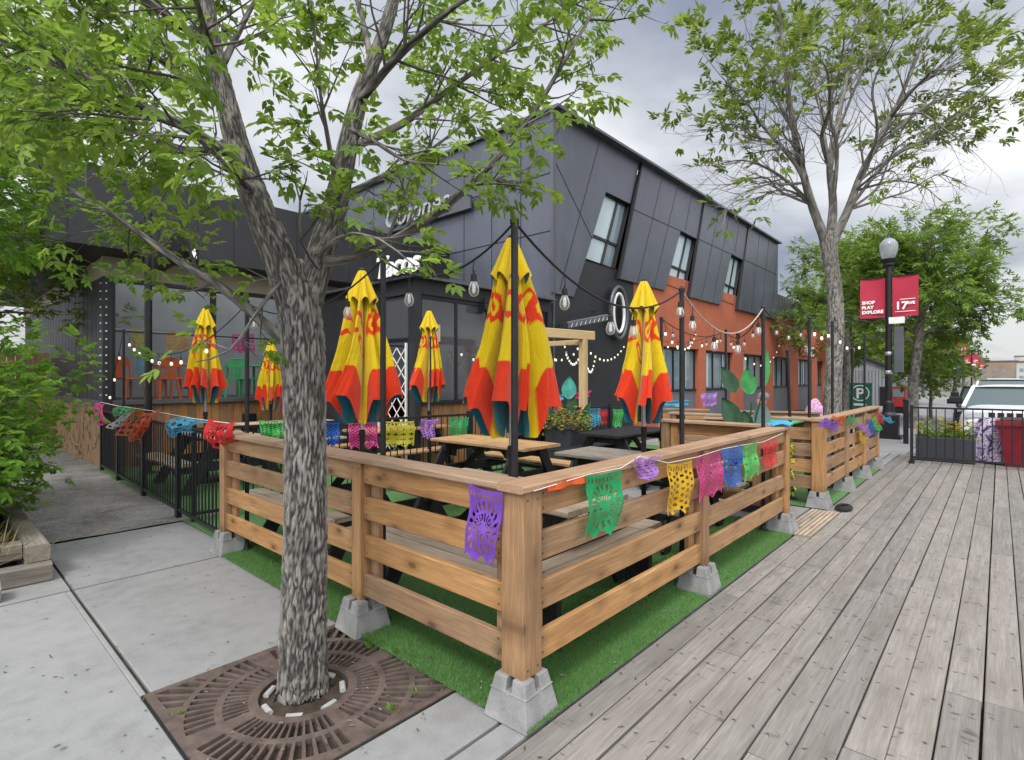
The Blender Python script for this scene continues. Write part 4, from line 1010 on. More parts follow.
light_string('loose end of light cable hanging down the alley pole', tA1, Vector((2.2, 11.45, 1.1)), .1, (.2, .45, .7), False, .005, light=True)
PG = Vector((8.5, 5.86, 2.34))
for i, (x, y, z, sg) in enumerate(((9.5, 8.2, 2.9, .5), (9.9, 7.35, 2.5, .42), (11.2, 7.35, 2.35, .5), (6.6, 7.35, 2.2, .35), (12.6, 7.35, 2.6, .35))):
    light_string(['upper string of small white bulbs from the pergola post to the building', 'second string of small white bulbs from the pergola post to the dark wall', 'low string of small white bulbs below the round emblem', 'string of small white bulbs from the pergola to the patio window', 'long string of small white bulbs passing behind the right umbrella'][i], PG, (x, y, z), sg, [(.5+k)/11 for k in range(11)], False, .004, light=True)
light_string('string of bulbs across the red wall above its windows', tQ5, (13.4, 7.3, 2.9), .25, [(.5+k)/8 for k in range(8)], False, .004, light=True)
light_string('upper string of bulbs high on the red wall', tB1, (17, 7.3, 3.2), .4, [(.5+k)/10 for k in range(10)], False, .004, light=True)
light_string('string of bulbs running to the far end of the red wall', tQ5, (26, 7.3, 3.3), .7, [(.5+k)/9 for k in range(9)], False, .004, light=True)
# thick pole with the long patio heater / floodlight box
base = Vector((2.62, 10.55, .014)); hp = thing('heater_post', 'thick black post with a long black box heater near its top by the alley windows', 'patio heater', base)
obj('post', mb(lambda m: m.tube([base, base+Vector((0, 0, 4.35))], .055, 14)), 'black_metal', hp, True)
obj('base_plate', mb(lambda m: m.lathe([(.15, 0), (.15, .015), (.07, .03)], base, 12)), 'black_metal', hp, True)
q0, q1 = P(158, 262, 8.9), P(193, 240, 8.3)
hb = obj('heater_box', mb(lambda m: m.board(q0, q1, .30, .22, bev=.03)), 'black_metal', hp, True)
obj('end_label', mb(lambda m: m.board(P(193.3, 250, 8.27), P(195, 259, 8.25), .09, .01)), 'white_print', hp, True)
obj('bracket', mb(lambda m: m.tube([base+Vector((0, 0, 3.55)), base+Vector((.25, .05, 3.42)), q0.lerp(q1, .4)], .02, 8)), 'black_metal', hp, True)
cb = MB(); cb.tube([P(149, 268, 9.2), P(142, 262, 9.1), P(142, 252, 9.1), P(147, 245, 9.2)], .012, 6); obj('power_lead', cb, 'cable', hp, True)

# ================================================================== UMBRELLAS
def canopy(seed):
    r = random.Random(seed); nu, nv, nf = 256, 110, 8; Lh = 1.5
    hem = [r.uniform(-.5, .5) for _ in range(nf*2)]; rad_j = [r.uniform(.75, 1.28) for _ in range(nf)]; tw = r.uniform(-.5, .5)
    ph = [r.uniform(-.12, .12) for _ in range(nf)]
    V, Cc = [], []
    Y, Rd = (.72, .52, .01), (.72, .045, .012)
    YD = (.66, .46, .01)
    for j in range(nv+1):
        v = j/nv
        for i in range(nu):
            u = i/nu; x = u*nf; k = int(x) % nf; fr = x-int(x)
            ridge = abs(math.sin(math.pi*fr))**1.1            # 0 at the rib folds tucked to the pole, 1 at the outer fold
            rj = rad_j[k]
            env = .028+.275*v**.85*(1+.12*math.sin(5*v+k))
            rout = 0; rin = env*(.26+.12*math.sin(3*v+k*2)+.16*max(0, v-.55)); rout = env*rj*(1+.05*v**4)
            rr = rin+(rout-rin)*ridge
            rr += .013*math.sin(fr*math.pi*6+v*5+k)*v+.006*math.sin(fr*math.pi*14+v*11+2*k)*v+.006*noise.noise(Vector((u*22, v*7, seed)))
            skew = .55*math.sin(k*1.7+seed)*v*ridge
            a = 2*math.pi*(u+ph[k]*ridge/nf)+tw*v+skew*.35
            # hem: outer fold hangs shorter, the parts by the pole longer, irregular
            sm = max(0, min(1, (.8-ridge)/.5)); sm = sm*sm*(3-2*sm); long_ = .83+.17*sm+.07*hem[k*2+(fr > .5)]*ridge
            z = -Lh*v*(long_ if v > 0 else 1)*(1)
            z = -Lh*(v*.55+v*(v)*.45*0+v*.45*((long_-.55)/.45))
            V.append((rr*math.cos(a), rr*math.sin(a), z))
            vv = v+.02*math.sin(fr*9)*0
            c = Y if v < .765 or ridge < .26+.16*(k % 3 == 0) else Rd
            # round red marks and letter-like loops, one per panel
            for (cu, cvv, ro, ri, gap) in ((.5, .42, .115, .065, k % 3), (.16, .33, .06, .035, 3), (.82, .55, .055, .03, 1)):
                if k % 2 == 1 and cu != .5: continue
                du = (fr-cu)*(.14+.5*v)*.9; dv = (v-cvv)*Lh*.85; q = math.hypot(du, dv); an = math.atan2(dv, du)
                if ri < q < ro and not (gap == 1 and -.6 < an < .5) and not (gap == 2 and (.2 < an < 1.0)): c = Rd
                if gap == 0 and cu == .5 and q < ri*.45: c = Rd
            if .76 < v < .77 and c == Rd: c = (.8, .3, .03)
            Cc.append((*c, 1))
    fs = [(j*nu+(i+1) % nu, j*nu+i, (j+1)*nu+i, (j+1)*nu+(i+1) % nu) for j in range(nv) for i in range(nu)]
    me = bpy.data.meshes.new('canopy'); me.from_pydata(V, [], fs); me.update()
    a = me.attributes.new('col', 'FLOAT_COLOR', 'POINT'); a.data.foreach_set('color', np.array(Cc, dtype=np.float32).ravel()); me.polygons.foreach_set('use_smooth', [True]*len(fs))
    me.materials.append(M['umbrella_cloth'])
    # vent flap
    V, Cc = [], []; nu2, nv2 = 96, 24
    for j in range(nv2+1):
        v = j/nv2
        for i in range(nu2):
            u = i/nu2; s = abs(math.sin(math.pi*u*8)); rr = (.03+.125*v**.8)*(.72+.33*s); a = 2*math.pi*u+.2
            V.append((rr*math.cos(a), rr*math.sin(a), .012-.36*v*(1-.22*s*v))); Cc.append((.74, .53, .01, 1) if v < .97 else (.7, .2, .02, 1))
    fs = [(j*nu2+i, j*nu2+(i+1) % nu2, (j+1)*nu2+(i+1) % nu2, (j+1)*nu2+i)[::-1] for j in range(nv2) for i in range(nu2)]
    m2 = bpy.data.meshes.new('vent_flap'); m2.from_pydata(V, [], fs); m2.update(); m2.materials.append(M['umbrella_cloth'])
    a = m2.attributes.new('col', 'FLOAT_COLOR', 'POINT'); a.data.foreach_set('color', np.array(Cc, dtype=np.float32).ravel()); m2.polygons.foreach_set('use_smooth', [True]*len(fs))
    return me, m2
CAN = [canopy(3), canopy(8), canopy(14)]
def umbrella(x, y, topz, rz, label, can=0, s=1.0, sxy=1.0):
    root = thing('closed_umbrella', label, 'umbrella', (x, y, .014), rz, 'closed red and yellow patio umbrellas')
    zt = topz-.014
    pm = MB(); pm.tube([(0, 0, .4), (0, 0, zt-.02)], .019, 10); obj('pole', pm, 'steel', root)
    pm = MB(); pm.tube([(0, 0, 0.03), (0, 0, 1.02)], .026, 10); pm.lathe([(.032, 1.0), (.032, 1.06), (.02, 1.07)], n=10); obj('pole_sleeve', pm, 'black_metal', root)
    pm = MB(); pm.lathe([(.24, 0), (.24, .04), (.2, .06), (.04, .07), (.036, .2)], n=20); obj('base', pm, 'black_metal', root)
    o = obj('canopy', CAN[can][0], 'umbrella_cloth', root); o.location = (0, 0, zt); o.scale = (s*sxy, s*sxy, s)
    o2 = obj('vent_flap', CAN[can][1], 'umbrella_cloth', root); o2.location = (0, 0, zt); o2.scale = (s, s, s)
    for q in (o, o2): q.data.materials.clear() if False else None
    pm = MB(); pm.lathe([(.03, .0), (.03, .014), (.016, .03), (.001, .034)], n=10); f = obj('finial', pm, 'black_metal', root); f.location = (0, 0, zt+.01)
    return root
umbrella(3.07, 2.78, 2.66, .3, 'largest red and yellow closed umbrella, rising beside the near corner pole', 0, 1.0, 1.12)
umbrella(5.22, 2.82, 2.62, 1.3, 'closed umbrella at the right, in front of the red wall, with its teal lining showing', 1, 1.0, 1.05)
umbrella(3.0, 4.73, 2.66, 2.2, 'closed umbrella just right of the near tree trunk in front of the white lattice gate', 2, 1.0, 1.15)
umbrella(5.5, 6.75, 2.66, .9, 'smaller looking closed umbrella in front of the grey patio windows between two bigger ones', 1, .96, 1.0)
umbrella(3.0, 9.06, 2.66, 4.1, 'closed umbrella by the alley railings in front of the orange and green chairs', 0, .96, .9)
umbrella(4.75, 10.75, 2.32, 5.0, 'small closed umbrella peeking out just left of the near tree trunk', 2, .9, .95)

# ================================================================== PICNIC TABLES
def picnic_table():
    root = thing('picnic_table', 'x', 'picnic table', (0, 0, .014), 0, 'picnic tables on the turf patio')
    t = MB()
    for k in range(5): t.board((-.85, (k-2)*.148, .735), (.85, (k-2)*.148, .735), .038, .138, bev=.006)
    obj('tabletop', t, 'table_wood', root)
    for sg in (-1, 1):
        b = MB()
        for k in (0, 1): b.board((-.85, sg*(.66+.15*k), .435), (.85, sg*(.66+.15*k), .435), .038, .14, bev=.006)
        obj('bench', b, 'table_wood', root)
    for sx in (-1, 1):
        for sg in (-1, 1):
            obj('leg', mb(lambda m: m.board((sx*.62, sg*.66, .002), (sx*.62, sg*.24, .705), .14, .04, up=(0, 1, 0))), 'black_wood', root)
        obj('bench_support', mb(lambda m: m.board((sx*.575, -.8, .35), (sx*.575, .8, .35), .13, .04)), 'black_wood', root)
        obj('top_support', mb(lambda m: m.board((sx*.575, -.34, .655), (sx*.575, .34, .655), .11, .04)), 'black_wood', root)
        obj('brace', mb(lambda m: m.board((sx*.55, 0, .36), (sx*.12, 0, .70), .08, .04, up=(0, 0, 1))), 'black_wood', root)
    obj('stringer', mb(lambda m: m.board((-.55, -.5, .39), (.55, -.5, .39), .05, .05)), 'black_wood', root)
    return root
PT = picnic_table(); first = True
tabs = [(3.07, 2.83, 90, 'picnic table right behind the near fence corner, under the largest umbrella', None),
        (5.18, 2.86, 90, 'picnic table behind the right half of the boardwalk fence', 'old_timber'),
        (3.0, 4.80, 90, 'grey topped picnic table behind the left fence under the umbrella by the tree', None),
        (5.15, 5.0, 90, 'warm brown topped picnic table standing in front of the flower planter', 'warm_wood'),
        (7.6, 4.4, 0, 'dark picnic table by the railings right of the pergola post', 'black_wood'),
        (5.5, 7.55, 0, 'picnic table behind the patio railings below the small middle umbrella', 'warm_wood'),
        (3.1, 8.75, 90, 'picnic table behind the black alley railings', None),
        (4.75, 10.2, 0, 'picnic table by the wooden wainscot under the alley windows', None),
        (8.0, 7.0 - .35, 0, 'picnic table in front of the dark wall left of the pergola post', 'warm_wood')]
for x, y, rz, lb, mt in tabs:
    o = PT if first else copy_tree(PT); first = False
    o.location = (x, y, .014); o.rotation_euler = (0, 0, R(rz)); o['label'] = lb
    if mt:
        for c in children(o):
            if c.name.startswith(('tabletop', 'bench')) and not c.name.startswith('bench_s'):
                c.data = c.data.copy(); c.data.materials.clear(); c.data.materials.append(M[mt])
bn = thing('long_bench', 'low weathered bench running along the inside of the boardwalk fence', 'bench', (3.05, 1.98, .014))
obj('seat', mb(lambda m: (m.board((2.35, 1.93, .44), (3.75, 1.93, .44), .038, .12, bev=.005), m.board((2.35, 2.06, .44), (3.75, 2.06, .44), .038, .12, bev=.005))), 'table_wood', bn, True)
for x in (2.5, 3.6):
    obj('leg', mb(lambda m: m.board((x, 1.99, .016), (x, 1.99, .419), .2, .05, up=(0, 1, 0))), 'black_wood', bn, True)

# ================================================================== PAPEL PICADO FLAGS
def flag_mesh(A, B, h, seed, wind=(0, 0, 0), crumple=0, nu=36, nv=44, outn=None, pat=0):
    """cut paper flag hanging between A (left) and B (right)"""
    r = random.Random(seed); A, B = Vector(A), Vector(B); e = (B-A); wd = e.length; en = e.normalized()
    nrm = Vector((0, 0, 1)).cross(en).normalized() if outn is None else Vector(outn); wind = Vector(wind); ph = r.uniform(0, 6); ph2 = r.uniform(0, 6)
    def fn(u, v):
        us = .5+(u-.5)*(1-crumple*.55*v)
        p = A+e*us+Vector((0, 0, -h*v*(1-.25*crumple)))
        p += nrm*(.014*math.sin(u*7+ph+v*2)*(v*1.1+.15)+.03*crumple*math.sin(u*15+ph2+3*v)*v**.5+.008*math.sin(v*9+ph2))
        p += en*(.02*math.sin(v*3+ph)*v+.04*crumple*math.sin(v*6+ph))
        p += wind*(v**1.3)+Vector((0, 0, -.012*math.sin(math.pi*u)))
        return p
    def keep(u, v):
        x, y = (u-.5)*2, v
        if v > .86:
            s = .5+.5*math.cos(u*math.pi*6)
            if v > .90+.1*s: return False
        if abs(x) > .9 or v < .05 : return True
        if .06 < v < .14: return abs((u*9) % 1-.5) > .27
        if pat == 0:
            dx, dy = x, (v-.52)*2.3; q = math.hypot(dx, dy); an = math.atan2(dy, dx)
            if .18 < q < .82: return (an*9/math.pi+q*1.2) % 1 > .42 or abs(q-.5) < .05
            return True
        if pat == 1:
            gx, gy = (u*6) % 1-.5, (v*8+.5*(int(u*6) % 2)) % 1-.5
            return math.hypot(gx, gy*1.1) > .30
        if pat == 2:
            d = (u*7+v*9) % 1-.5; e2 = (u*7-v*9) % 1-.5
            return not (abs(d) > .22 and abs(e2) > .22) 
        gx, gy = (u*4) % 1-.5, (v*5) % 1-.5
        an = math.atan2(gy, gx); return math.hypot(gx, gy) > .22+.14*math.cos(an*4)
    m = MB(); m.surf(fn, nu, nv, keep=keep); m.smooth = True; return m
def flag(colour, A, B, h, label, group, seed, **kw):
    return top('paper_flag', flag_mesh(A, B, h, seed, **kw), 't_'+colour, label, 'paper flag', group)
def onw(px, y, a, b, off=0):
    """point on the vertical plane through a, b seen at pixel px, y"""
    xr = (px-512)/F; dr = Vector((ST*xr+CT, -CT*xr+ST)); a2, b2 = Vector(a[:2]), Vector(b[:2]); e = b2-a2
    n_ = Vector((-e.y, e.x)); d = a2.dot(n_)/dr.dot(n_)
    return P(px, y, d)
g1 = 'paper flags on the near boardwalk fence'
FA, FB = (1.9, 1.60), (6.2, 1.60)
for i, (c, x0, y0, x1, y1, dy, pat, cr, lb) in enumerate((
    ('green', 586, 475, 621, 469, 65, 0, 0, 'green cut paper flag nearest the corner post on the boardwalk fence'),
    ('lavender', 634, 458, 662, 453, 30, 1, .75, 'crumpled lavender paper flag bunched on the top rail of the boardwalk fence'),
    ('yellow', 667, 464, 692, 460, 54, 1, .12, 'yellow cut paper flag on the boardwalk fence between lavender and pink'),
    ('pink', 697, 457, 721, 449, 48, 2, .1, 'hot pink cut paper flag on the boardwalk fence'),
    ('blue', 722, 449, 741, 444, 44, 1, .2, 'dark blue cut paper flag on the boardwalk fence'),
    ('lime', 743, 446, 757, 440, 38, 3, .05, 'lime green cut paper flag on the boardwalk fence'),
    ('red', 763, 443, 778, 437, 30, 2, .3, 'red cut paper flag nearest the fence end by the entrance gap'))):
    A, B = onw(x0, y0, FA, FB), onw(x1, y1, FA, FB); d = (A-Vector((0, 0, H))); h = dy/F*((ST*A.y+CT*A.x))
    flag(c, A, B, h, lb, g1, 100+i, pat=pat, crumple=cr, outn=(0, -1, 0))
top('bunting_cord', mb(lambda m: m.tube([(1.93, 1.607, 1.075)]+[onw(px, y, (1.9, 1.607), (6.2, 1.607)) for px, y in ((590, 474), (621, 468), (640, 456), (668, 463), (697, 457), (722, 449), (743, 445), (763, 442), (783, 433))], .0022, 5)), 'white_metal', 'thin pale cord strung along the boardwalk fence holding the paper flags', 'cord')
flag('purple', (1.862, 1.965, 1.075), (1.862, 1.735, 1.062), .37, 'purple cut paper flag with sunburst holes hanging left of the near corner post', 'paper flags on the wooden fence corner', 77, pat=0, crumple=.1, outn=(-1, 0, 0), wind=(-.02, .05, 0))
top('paper_flag', mb(lambda m: m.surf(lambda u, v: (2.03+.34*u, 1.606+.006*math.sin(u*14)-.004*v, 1.088-.03*v-.004*math.sin(u*9)), 24, 4)), 't_orange', 'orange paper flag folded flat against the edge of the top rail by the corner', 'paper flag')
m = MB(); m.smooth = True
m.surf(lambda u, v: (6.0+.30*(u-.3)+.02*math.sin(v*9), 1.60+.2*v+.015*math.sin(u*8), 1.106+.035*math.sin(u*math.pi)*math.sin(v*math.pi)+.012*math.sin(u*13+v*7)+.014), 24, 20); top('paper_flag', m, 't_cyan', 'light blue paper flag draped over the end of the top rail at the entrance gap', 'paper flag')
g2 = 'paper flags on the black alley railings'
AA, AB = (1.90, 5.4), (2.10, 11.5)
def wflag(c, pts, label, group, seed, aa=AA, ab=AB, bulge=.05):
    """flag blown sideways: its four corners given"""
    q = [onw(x, y, aa, ab) for x, y in pts]; nr = Vector((-1, 0, 0)); r = random.Random(seed); ph = r.uniform(0, 6)
    def fn(u, v):
        a = q[0].lerp(q[1], u); b = q[3].lerp(q[2], u); p = a.lerp(b, v)
        return p+nr*(bulge*math.sin(math.pi*v)*(.6+.4*math.sin(u*8+ph))+.02*math.sin(u*12+v*5+ph))+Vector((0, 0, .02*math.sin(v*7+u*6+ph)))
    def keep(u, v):
        if u < .08 or u > .92 or v < .1 or v > .93: return True
        gx, gy = (u*6) % 1-.5, (v*5) % 1-.5; return math.hypot(gx, gy) > .27
    m = MB(); m.surf(fn, 36, 30, keep=keep); m.smooth = True; return top('paper_flag', m, 't_'+c, label, 'paper flag', group)
wflag('pink', [(97, 404), (105, 403), (109, 424), (95, 425)], 'magenta paper flag at the wall end of the alley railings', g2, 1)
wflag('green', [(117, 407), (142, 409), (138, 418), (114, 417)], 'dark green paper flag blown sideways on the alley railings', g2, 2)
wflag('white', [(128, 414), (136, 413), (120, 428), (106, 428)], 'pale lilac paper flag streaming down beside the green one on the alley railings', g2, 3)
wflag('orange', [(134, 413), (163, 410), (142, 432), (115, 436)], 'orange paper flag streaming sideways on the alley railings', g2, 4)
wflag('orange', [(138, 424), (150, 420), (142, 442), (130, 440)], 'second smaller orange paper flag hanging under the streaming orange one', g2, 5)
wflag('cyan', [(166, 418), (207, 420), (196, 430), (172, 437)], 'light blue paper flag billowing on the alley railings', g2, 6, bulge=.12)
wflag('red', [(211, 421), (238, 423), (236, 444), (214, 448)], 'red paper flag bunched at the end of the alley railings beside the wooden fence', g2, 7, bulge=.1)
top('bunting_cord', mb(lambda m: m.tube([onw(x, y, AA, AB) for x, y in ((100, 402), (118, 406), (140, 409), (164, 413), (190, 418), (211, 421), (236, 424))], .004, 5)), 'white_metal', 'pale twisted cord along the top of the alley railings', 'cord')
g3 = 'paper flags on the railings inside the patio'
for i, (c, x0, x1, y0, y1, pat, cr, lb) in enumerate((
    ('lime', 259, 286, 420, 438, 1, 0, 'bright green paper flag on the inner railings left of the tree trunk'),
    ('blue', 325, 339, 422, 446, 1, 0, 'blue paper flag on the inner railings right of the tree trunk'),
    ('pink', 349, 377, 422, 449, 2, 0, 'bright pink paper flag on the inner railings below the umbrella by the tree'),
    ('olive', 384, 414, 421, 447, 3, 0, 'yellow paper flag on the inner railings beside the pink one'),
    ('lavender', 420, 438, 419, 442, 1, .5, 'lavender paper flag on the inner railings below the small middle umbrella'),
    ('green', 450, 469, 417, 445, 1, .3, 'sea green paper flag on the inner railings left of the largest umbrella'),
    ('cyan', 585, 600, 408, 427, 1, .1, 'light blue paper flag on the inner railings right of the pergola post'),
    ('red', 599, 608, 409, 425, 1, .2, 'small red paper flag on the inner railings right of the pergola post'),
    ('lime', 613, 623, 409, 428, 1, .1, 'small green paper flag on the inner railings left of the right umbrella'))):
    A, B = onw(x0, y0, (2.05, 6.58), (9.35, 5.74)), onw(x1, y0, (2.05, 6.58), (9.35, 5.74)); d = CT*A.x+ST*A.y
    flag(c, A, B, (y1-y0)/F*d, lb, g3, 200+i, pat=pat, crumple=cr, outn=(0, -1, 0))
g4 = 'paper flags on the farther boardwalk fence'
for i, (c, pts, lb) in enumerate((
    ('purple', [(816, 424), (828, 418), (842, 424), (836, 431)], 'purple paper flag flopped over the corner of the farther fence'),
    ('orange', [(832, 416), (846, 417), (848, 422), (838, 424)], 'small orange paper flag on the corner of the farther fence'),
    ('green', [(846, 419), (857, 416), (858, 423), (846, 425)], 'green paper flag lying over the top rail of the farther fence'),
    ('lavender', [(858, 425), (867, 424), (873, 434), (864, 437)], 'lavender paper flag blowing on the farther fence'),
    ('yellow', [(860, 432), (867, 431), (866, 443), (860, 443)], 'yellow paper flag low on the farther fence'),
    ('blue', [(866, 420), (871, 419), (879, 433), (873, 435)], 'blue paper flag blowing on the farther fence'),
    ('lime', [(871, 418), (876, 417), (883, 430), (877, 433)], 'lime paper flag blowing beside the blue one on the farther fence'),
    ('red', [(875, 414), (882, 413), (884, 424), (878, 424)], 'red paper flag near the end of the farther fence'),
    ('cyan', [(880, 415), (890, 417), (895, 423), (886, 422)], 'light blue paper flag streaming off the end of the farther fence'))):
    wflag(c, pts, lb, g4, 300+i, (7.4, 1.56), (11.6, 1.56), .04)
# ================================================================== RESTAURANT BUILDING
PW = 7.4
rb = thing('restaurant_building', 'two storey building with slanted dark metal panels above a red ground floor', 'building', (9.55, 7.4, 0))
def fS(x, z, t): return Vector((x, PW-t, z))          # street wall: x along the street, t outwards
def fP(y, z, t): return Vector((9.55-t, y, z))        # side wall facing the patio
ZR = 7.56
m = MB(); m.box((9.56, PW+.42, 0), (35, 20, 4.4)); m.box((9.56, PW+.42, 4.4), (25.7, 20, ZR-.06)); obj('core_wall', m, 'cladding_dark', rb, True)
# side wall facing the patio, upper cladding
m = MB(); m.prism([(PW-.02, 0), (20, 0), (20, ZR), (PW-.02, ZR)], lambda a, b, t: fP(a, b, t), -.05, .0); obj('side_cladding', m, 'cladding', rb, True)
m = MB()
for k, y in enumerate((8.35, 9.3, 10.3, 11.6, 12.9, 14.4, 16, 18)): m.box((9.545-.006, y-.008, 3.3), (9.551, y+.008, ZR-.02))
for z in (4.9, 6.2): m.box((9.545-.008, PW, z-.008), (9.5515, 20, z+.008))
obj('side_seams', m, 'seam', rb, True)
# corner strip
m = MB(); m.box((9.50, PW-.035, 3.5), (9.60, PW+.03, ZR)); obj('corner_trim', m, 'coping', rb, True)
# bay slabs with slanted cuts for the windows; one slab per bay
wins = []
W0 = [(10.85, 4.49), (11.75, 6.32), (12.95, 6.27), (12.2, 4.44)]
def bay(poly, t, nm='cladding_panel'):
    m = MB(); m.prism(poly, fS, -.02, t); return obj(nm, m, 'cladding', rb, True)
# first bay = corner, around window one
bay([(9.60, 3.5), (10.35, 3.5), (10.85, 4.49), (11.75, 6.32), (12.95, 6.3), (13.45, ZR), (9.60, ZR)], .0)
step = 4.25
for k in range(2):
    o = k*step
    q = [(12.3+o, 4.2), (14.95+o, 4.2), (15.05+o, 4.42), (16.0+o, 6.2), (17.2+o, 6.16), (17.72+o, ZR-.0), (13.5+o, ZR)]
    if k == 2: q = [(12.3+o, 4.2), (14.95+o, 4.2), (15.05+o, 4.42), (16.0+o, 6.2), (17.2+o, 6.16), (17.72+o, ZR), (13.5+o, ZR)]
    bay(q, .03+.012*k)
o = 2*step; bay([(12.3+o, 4.2), (25.75, 4.2), (25.75, ZR), (13.5+o, ZR)], .07)
# window infill, frames and panes
for k in range(3):
    o = (k-1)*step if k else 0
    q = W0 if k == 0 else [(15.05+o, 4.42), (16.0+o, 6.2), (17.2+o, 6.16), (16.42+o, 4.36)]
    q = [Vector((a, b)) for a, b in q]; bl_, tl_, tr_, br_ = q
    w_ = None
    fr = MB(); dp = -.14
    def qp(u, v): return bl_.lerp(br_, u).lerp(tl_.lerp(tr_, u), v)
    def bar(m, a, b, wd, t0=dp, th=.09): 
        m.board(fS(a[0], a[1], t0), fS(b[0], b[1], t0), wd, th, up=(0, 0, 1) if abs(b[1]-a[1]) < .5 else (1, 0, 0), bev=.004)
    for a, b in ((qp(0, 0), qp(0, 1)), (qp(1, 0), qp(1, 1)), (qp(0, 0), qp(1, 0)), (qp(0, 1), qp(1, 1)), (qp(0, .36), qp(1, .36)), (qp(.62, 0), qp(.62, 1))):
        bar(fr, a, b, .07)
    w_ = obj('window_frame', fr, 'black_metal', rb, True)
    for u0, u1, mt in ((0, .62, 'pane_bright'), (.62, 1, 'pane_bright' if k else 'pane')):
        pm = MB(); pm.prism([qp(u0, 0), qp(u1, 0), qp(u1, 1), qp(u0, 1)], fS, dp-.02, dp+.005); obj('pane', pm, mt, w_, True)
    rv_ = MB()      # dark reveals round the opening
    for a, b in ((qp(0, 0), qp(0, 1)), (qp(1, 0), qp(1, 1)), (qp(0, 1), qp(1, 1)), (qp(0, 0), qp(1, 0))):
        rv_.add([fS(a[0], a[1], -.4), fS(b[0], b[1], -.4), fS(b[0], b[1], -.021), fS(a[0], a[1], -.021)], [(0, 1, 2, 3)])
    obj('reveal', rv_, 'seam', rb, True)
# thin panel seams on the bays (3 mm proud)
def seam(a, b, t, wd=.022):
    m.board(fS(a[0], a[1], t), fS(b[0], b[1], t), wd, .008, up=(0, 0, 1) if abs(b[0]-a[0]) > abs(b[1]-a[1]) else (1, 0, 0), bev=.001)
m = MB()
seam((9.66, 6.42), (11.12, 5.0), .002); seam((9.8, 3.6), (11.45, ZR-.05), .003, .016); seam((9.62, 7.02), (10.0, ZR-.03), .002, .014)
for k in range(2):
    o = k*step; t = .03+.012*k+.002
    seam((13.02+o, 6.17), (15.98+o, 6.17), t); seam((13.3+o, 4.24), (14.75+o, ZR-.05), t+.001, .014); seam((14.25+o, 4.24), (15.75+o, ZR-.05), t+.001, .014)
    seam((16.3+o, 6.25), (16.8+o, ZR-.05), t+.001, .014)
o = 2*step; seam((13.02+o, 6.17), (25.7, 6.17), .072)
for q in (.9, 2.1, 3.4): seam((12.9+o+q, 4.24), (13.9+o+q, ZR-.05), .073, .014)
obj('panel_seams', m, 'seam', rb, True)
for k in range(3):
    o = k*step; obj('bay_edge', mb(lambda m: m.board(fS(12.27+o, 4.16, .035), fS(13.49+o, ZR-.03, .035), .05, .09, up=(1, 0, 0))), 'seam', rb, True)
# roof edge
m = MB(); m.box((9.45, PW-.22, ZR+.002), (25.85, PW+.3, ZR+.07)); m.box((9.45, PW+.302, ZR+.002), (9.9, 20, ZR+.07)); obj('roof_coping', m, 'coping', rb, True)
m = MB(); m.box((25.86, PW-.05, 4.45), (36, PW+.4, 5.35)); obj('parapet', m, 'coping', rb, True)
m = MB()
for k in range(26): m.box((26.1+k*.38, PW-.056, 4.46), (26.112+k*.38, PW-.0505, 5.34))
obj('parapet_ribs', m, 'seam', rb, True)
# soffit under the bays, dark ground floor bay and red wall
m = MB(); m.box((9.62, PW+.05, 0), (13.2, PW+.41, 4.45)); obj('ground_wall', m, 'cladding_dark', rb, True)
wx = [14.97, 18.1, 21.75, 25.5, 29.5]; ww = 2.55; Z0, Z1 = 1.24, 2.55
m = MB()
m.box((13.21, PW+.04, 2.55), (36, PW+.4, 4.72))
xs = [13.21]+sum([[a, a+ww] for a in wx], [])+[33.2, 34.6, 36]
for i in range(0, len(xs)-1, 2): m.box((xs[i], PW+.04, 0), (xs[i+1], PW+.4, 2.549))
obj('red_wall', m, 'red_wall', rb, True)
for x in wx+[33.2]:
    w2 = ww if x < 33 else 1.4
    fr = MB()
    for a in (0, .03, w2*.36, w2*.68, w2-.06): fr.box((x+a, PW+.17, Z0), (x+a+.06, PW+.23, Z1))
    fr.box((x, PW+.165, Z1-.07), (x+w2, PW+.235, Z1-.001)); fr.box((x, PW+.12, Z0-.05), (x+w2, PW+.24, Z0))
    w_ = obj('window_frame', fr, 'black_metal', rb, True)
    pm = MB(); pm.box((x+.02, PW+.21, Z0), (x+w2-.02, PW+.22, Z1-.05)); obj('pane', pm, 'pane', w_, True)
    for c in range(rnd.choice((1, 2))):
        xx = x+.2+c*(w2/2)+rnd.uniform(0, .3); wdd = rnd.uniform(.12, .3)
        obj('blind', mb(lambda m: m.box((xx, PW+.19, Z0+.05), (xx+wdd, PW+.2, Z1-.08))), 'pane_bright', w_, True)
    pn = MB(); pn.box((x+.003, PW+.16, 0), (x+w2-.003, PW+.24, Z0-.06)); obj('lower_panel', pn, 'grey_panel', rb, True)
# door shutter / menu niche details on the red wall
obj('wall_vent', mb(lambda m: m.box((20.95, PW+.0, 3.1), (21.25, PW+.04, 3.3))), 'black_metal', rb, True)
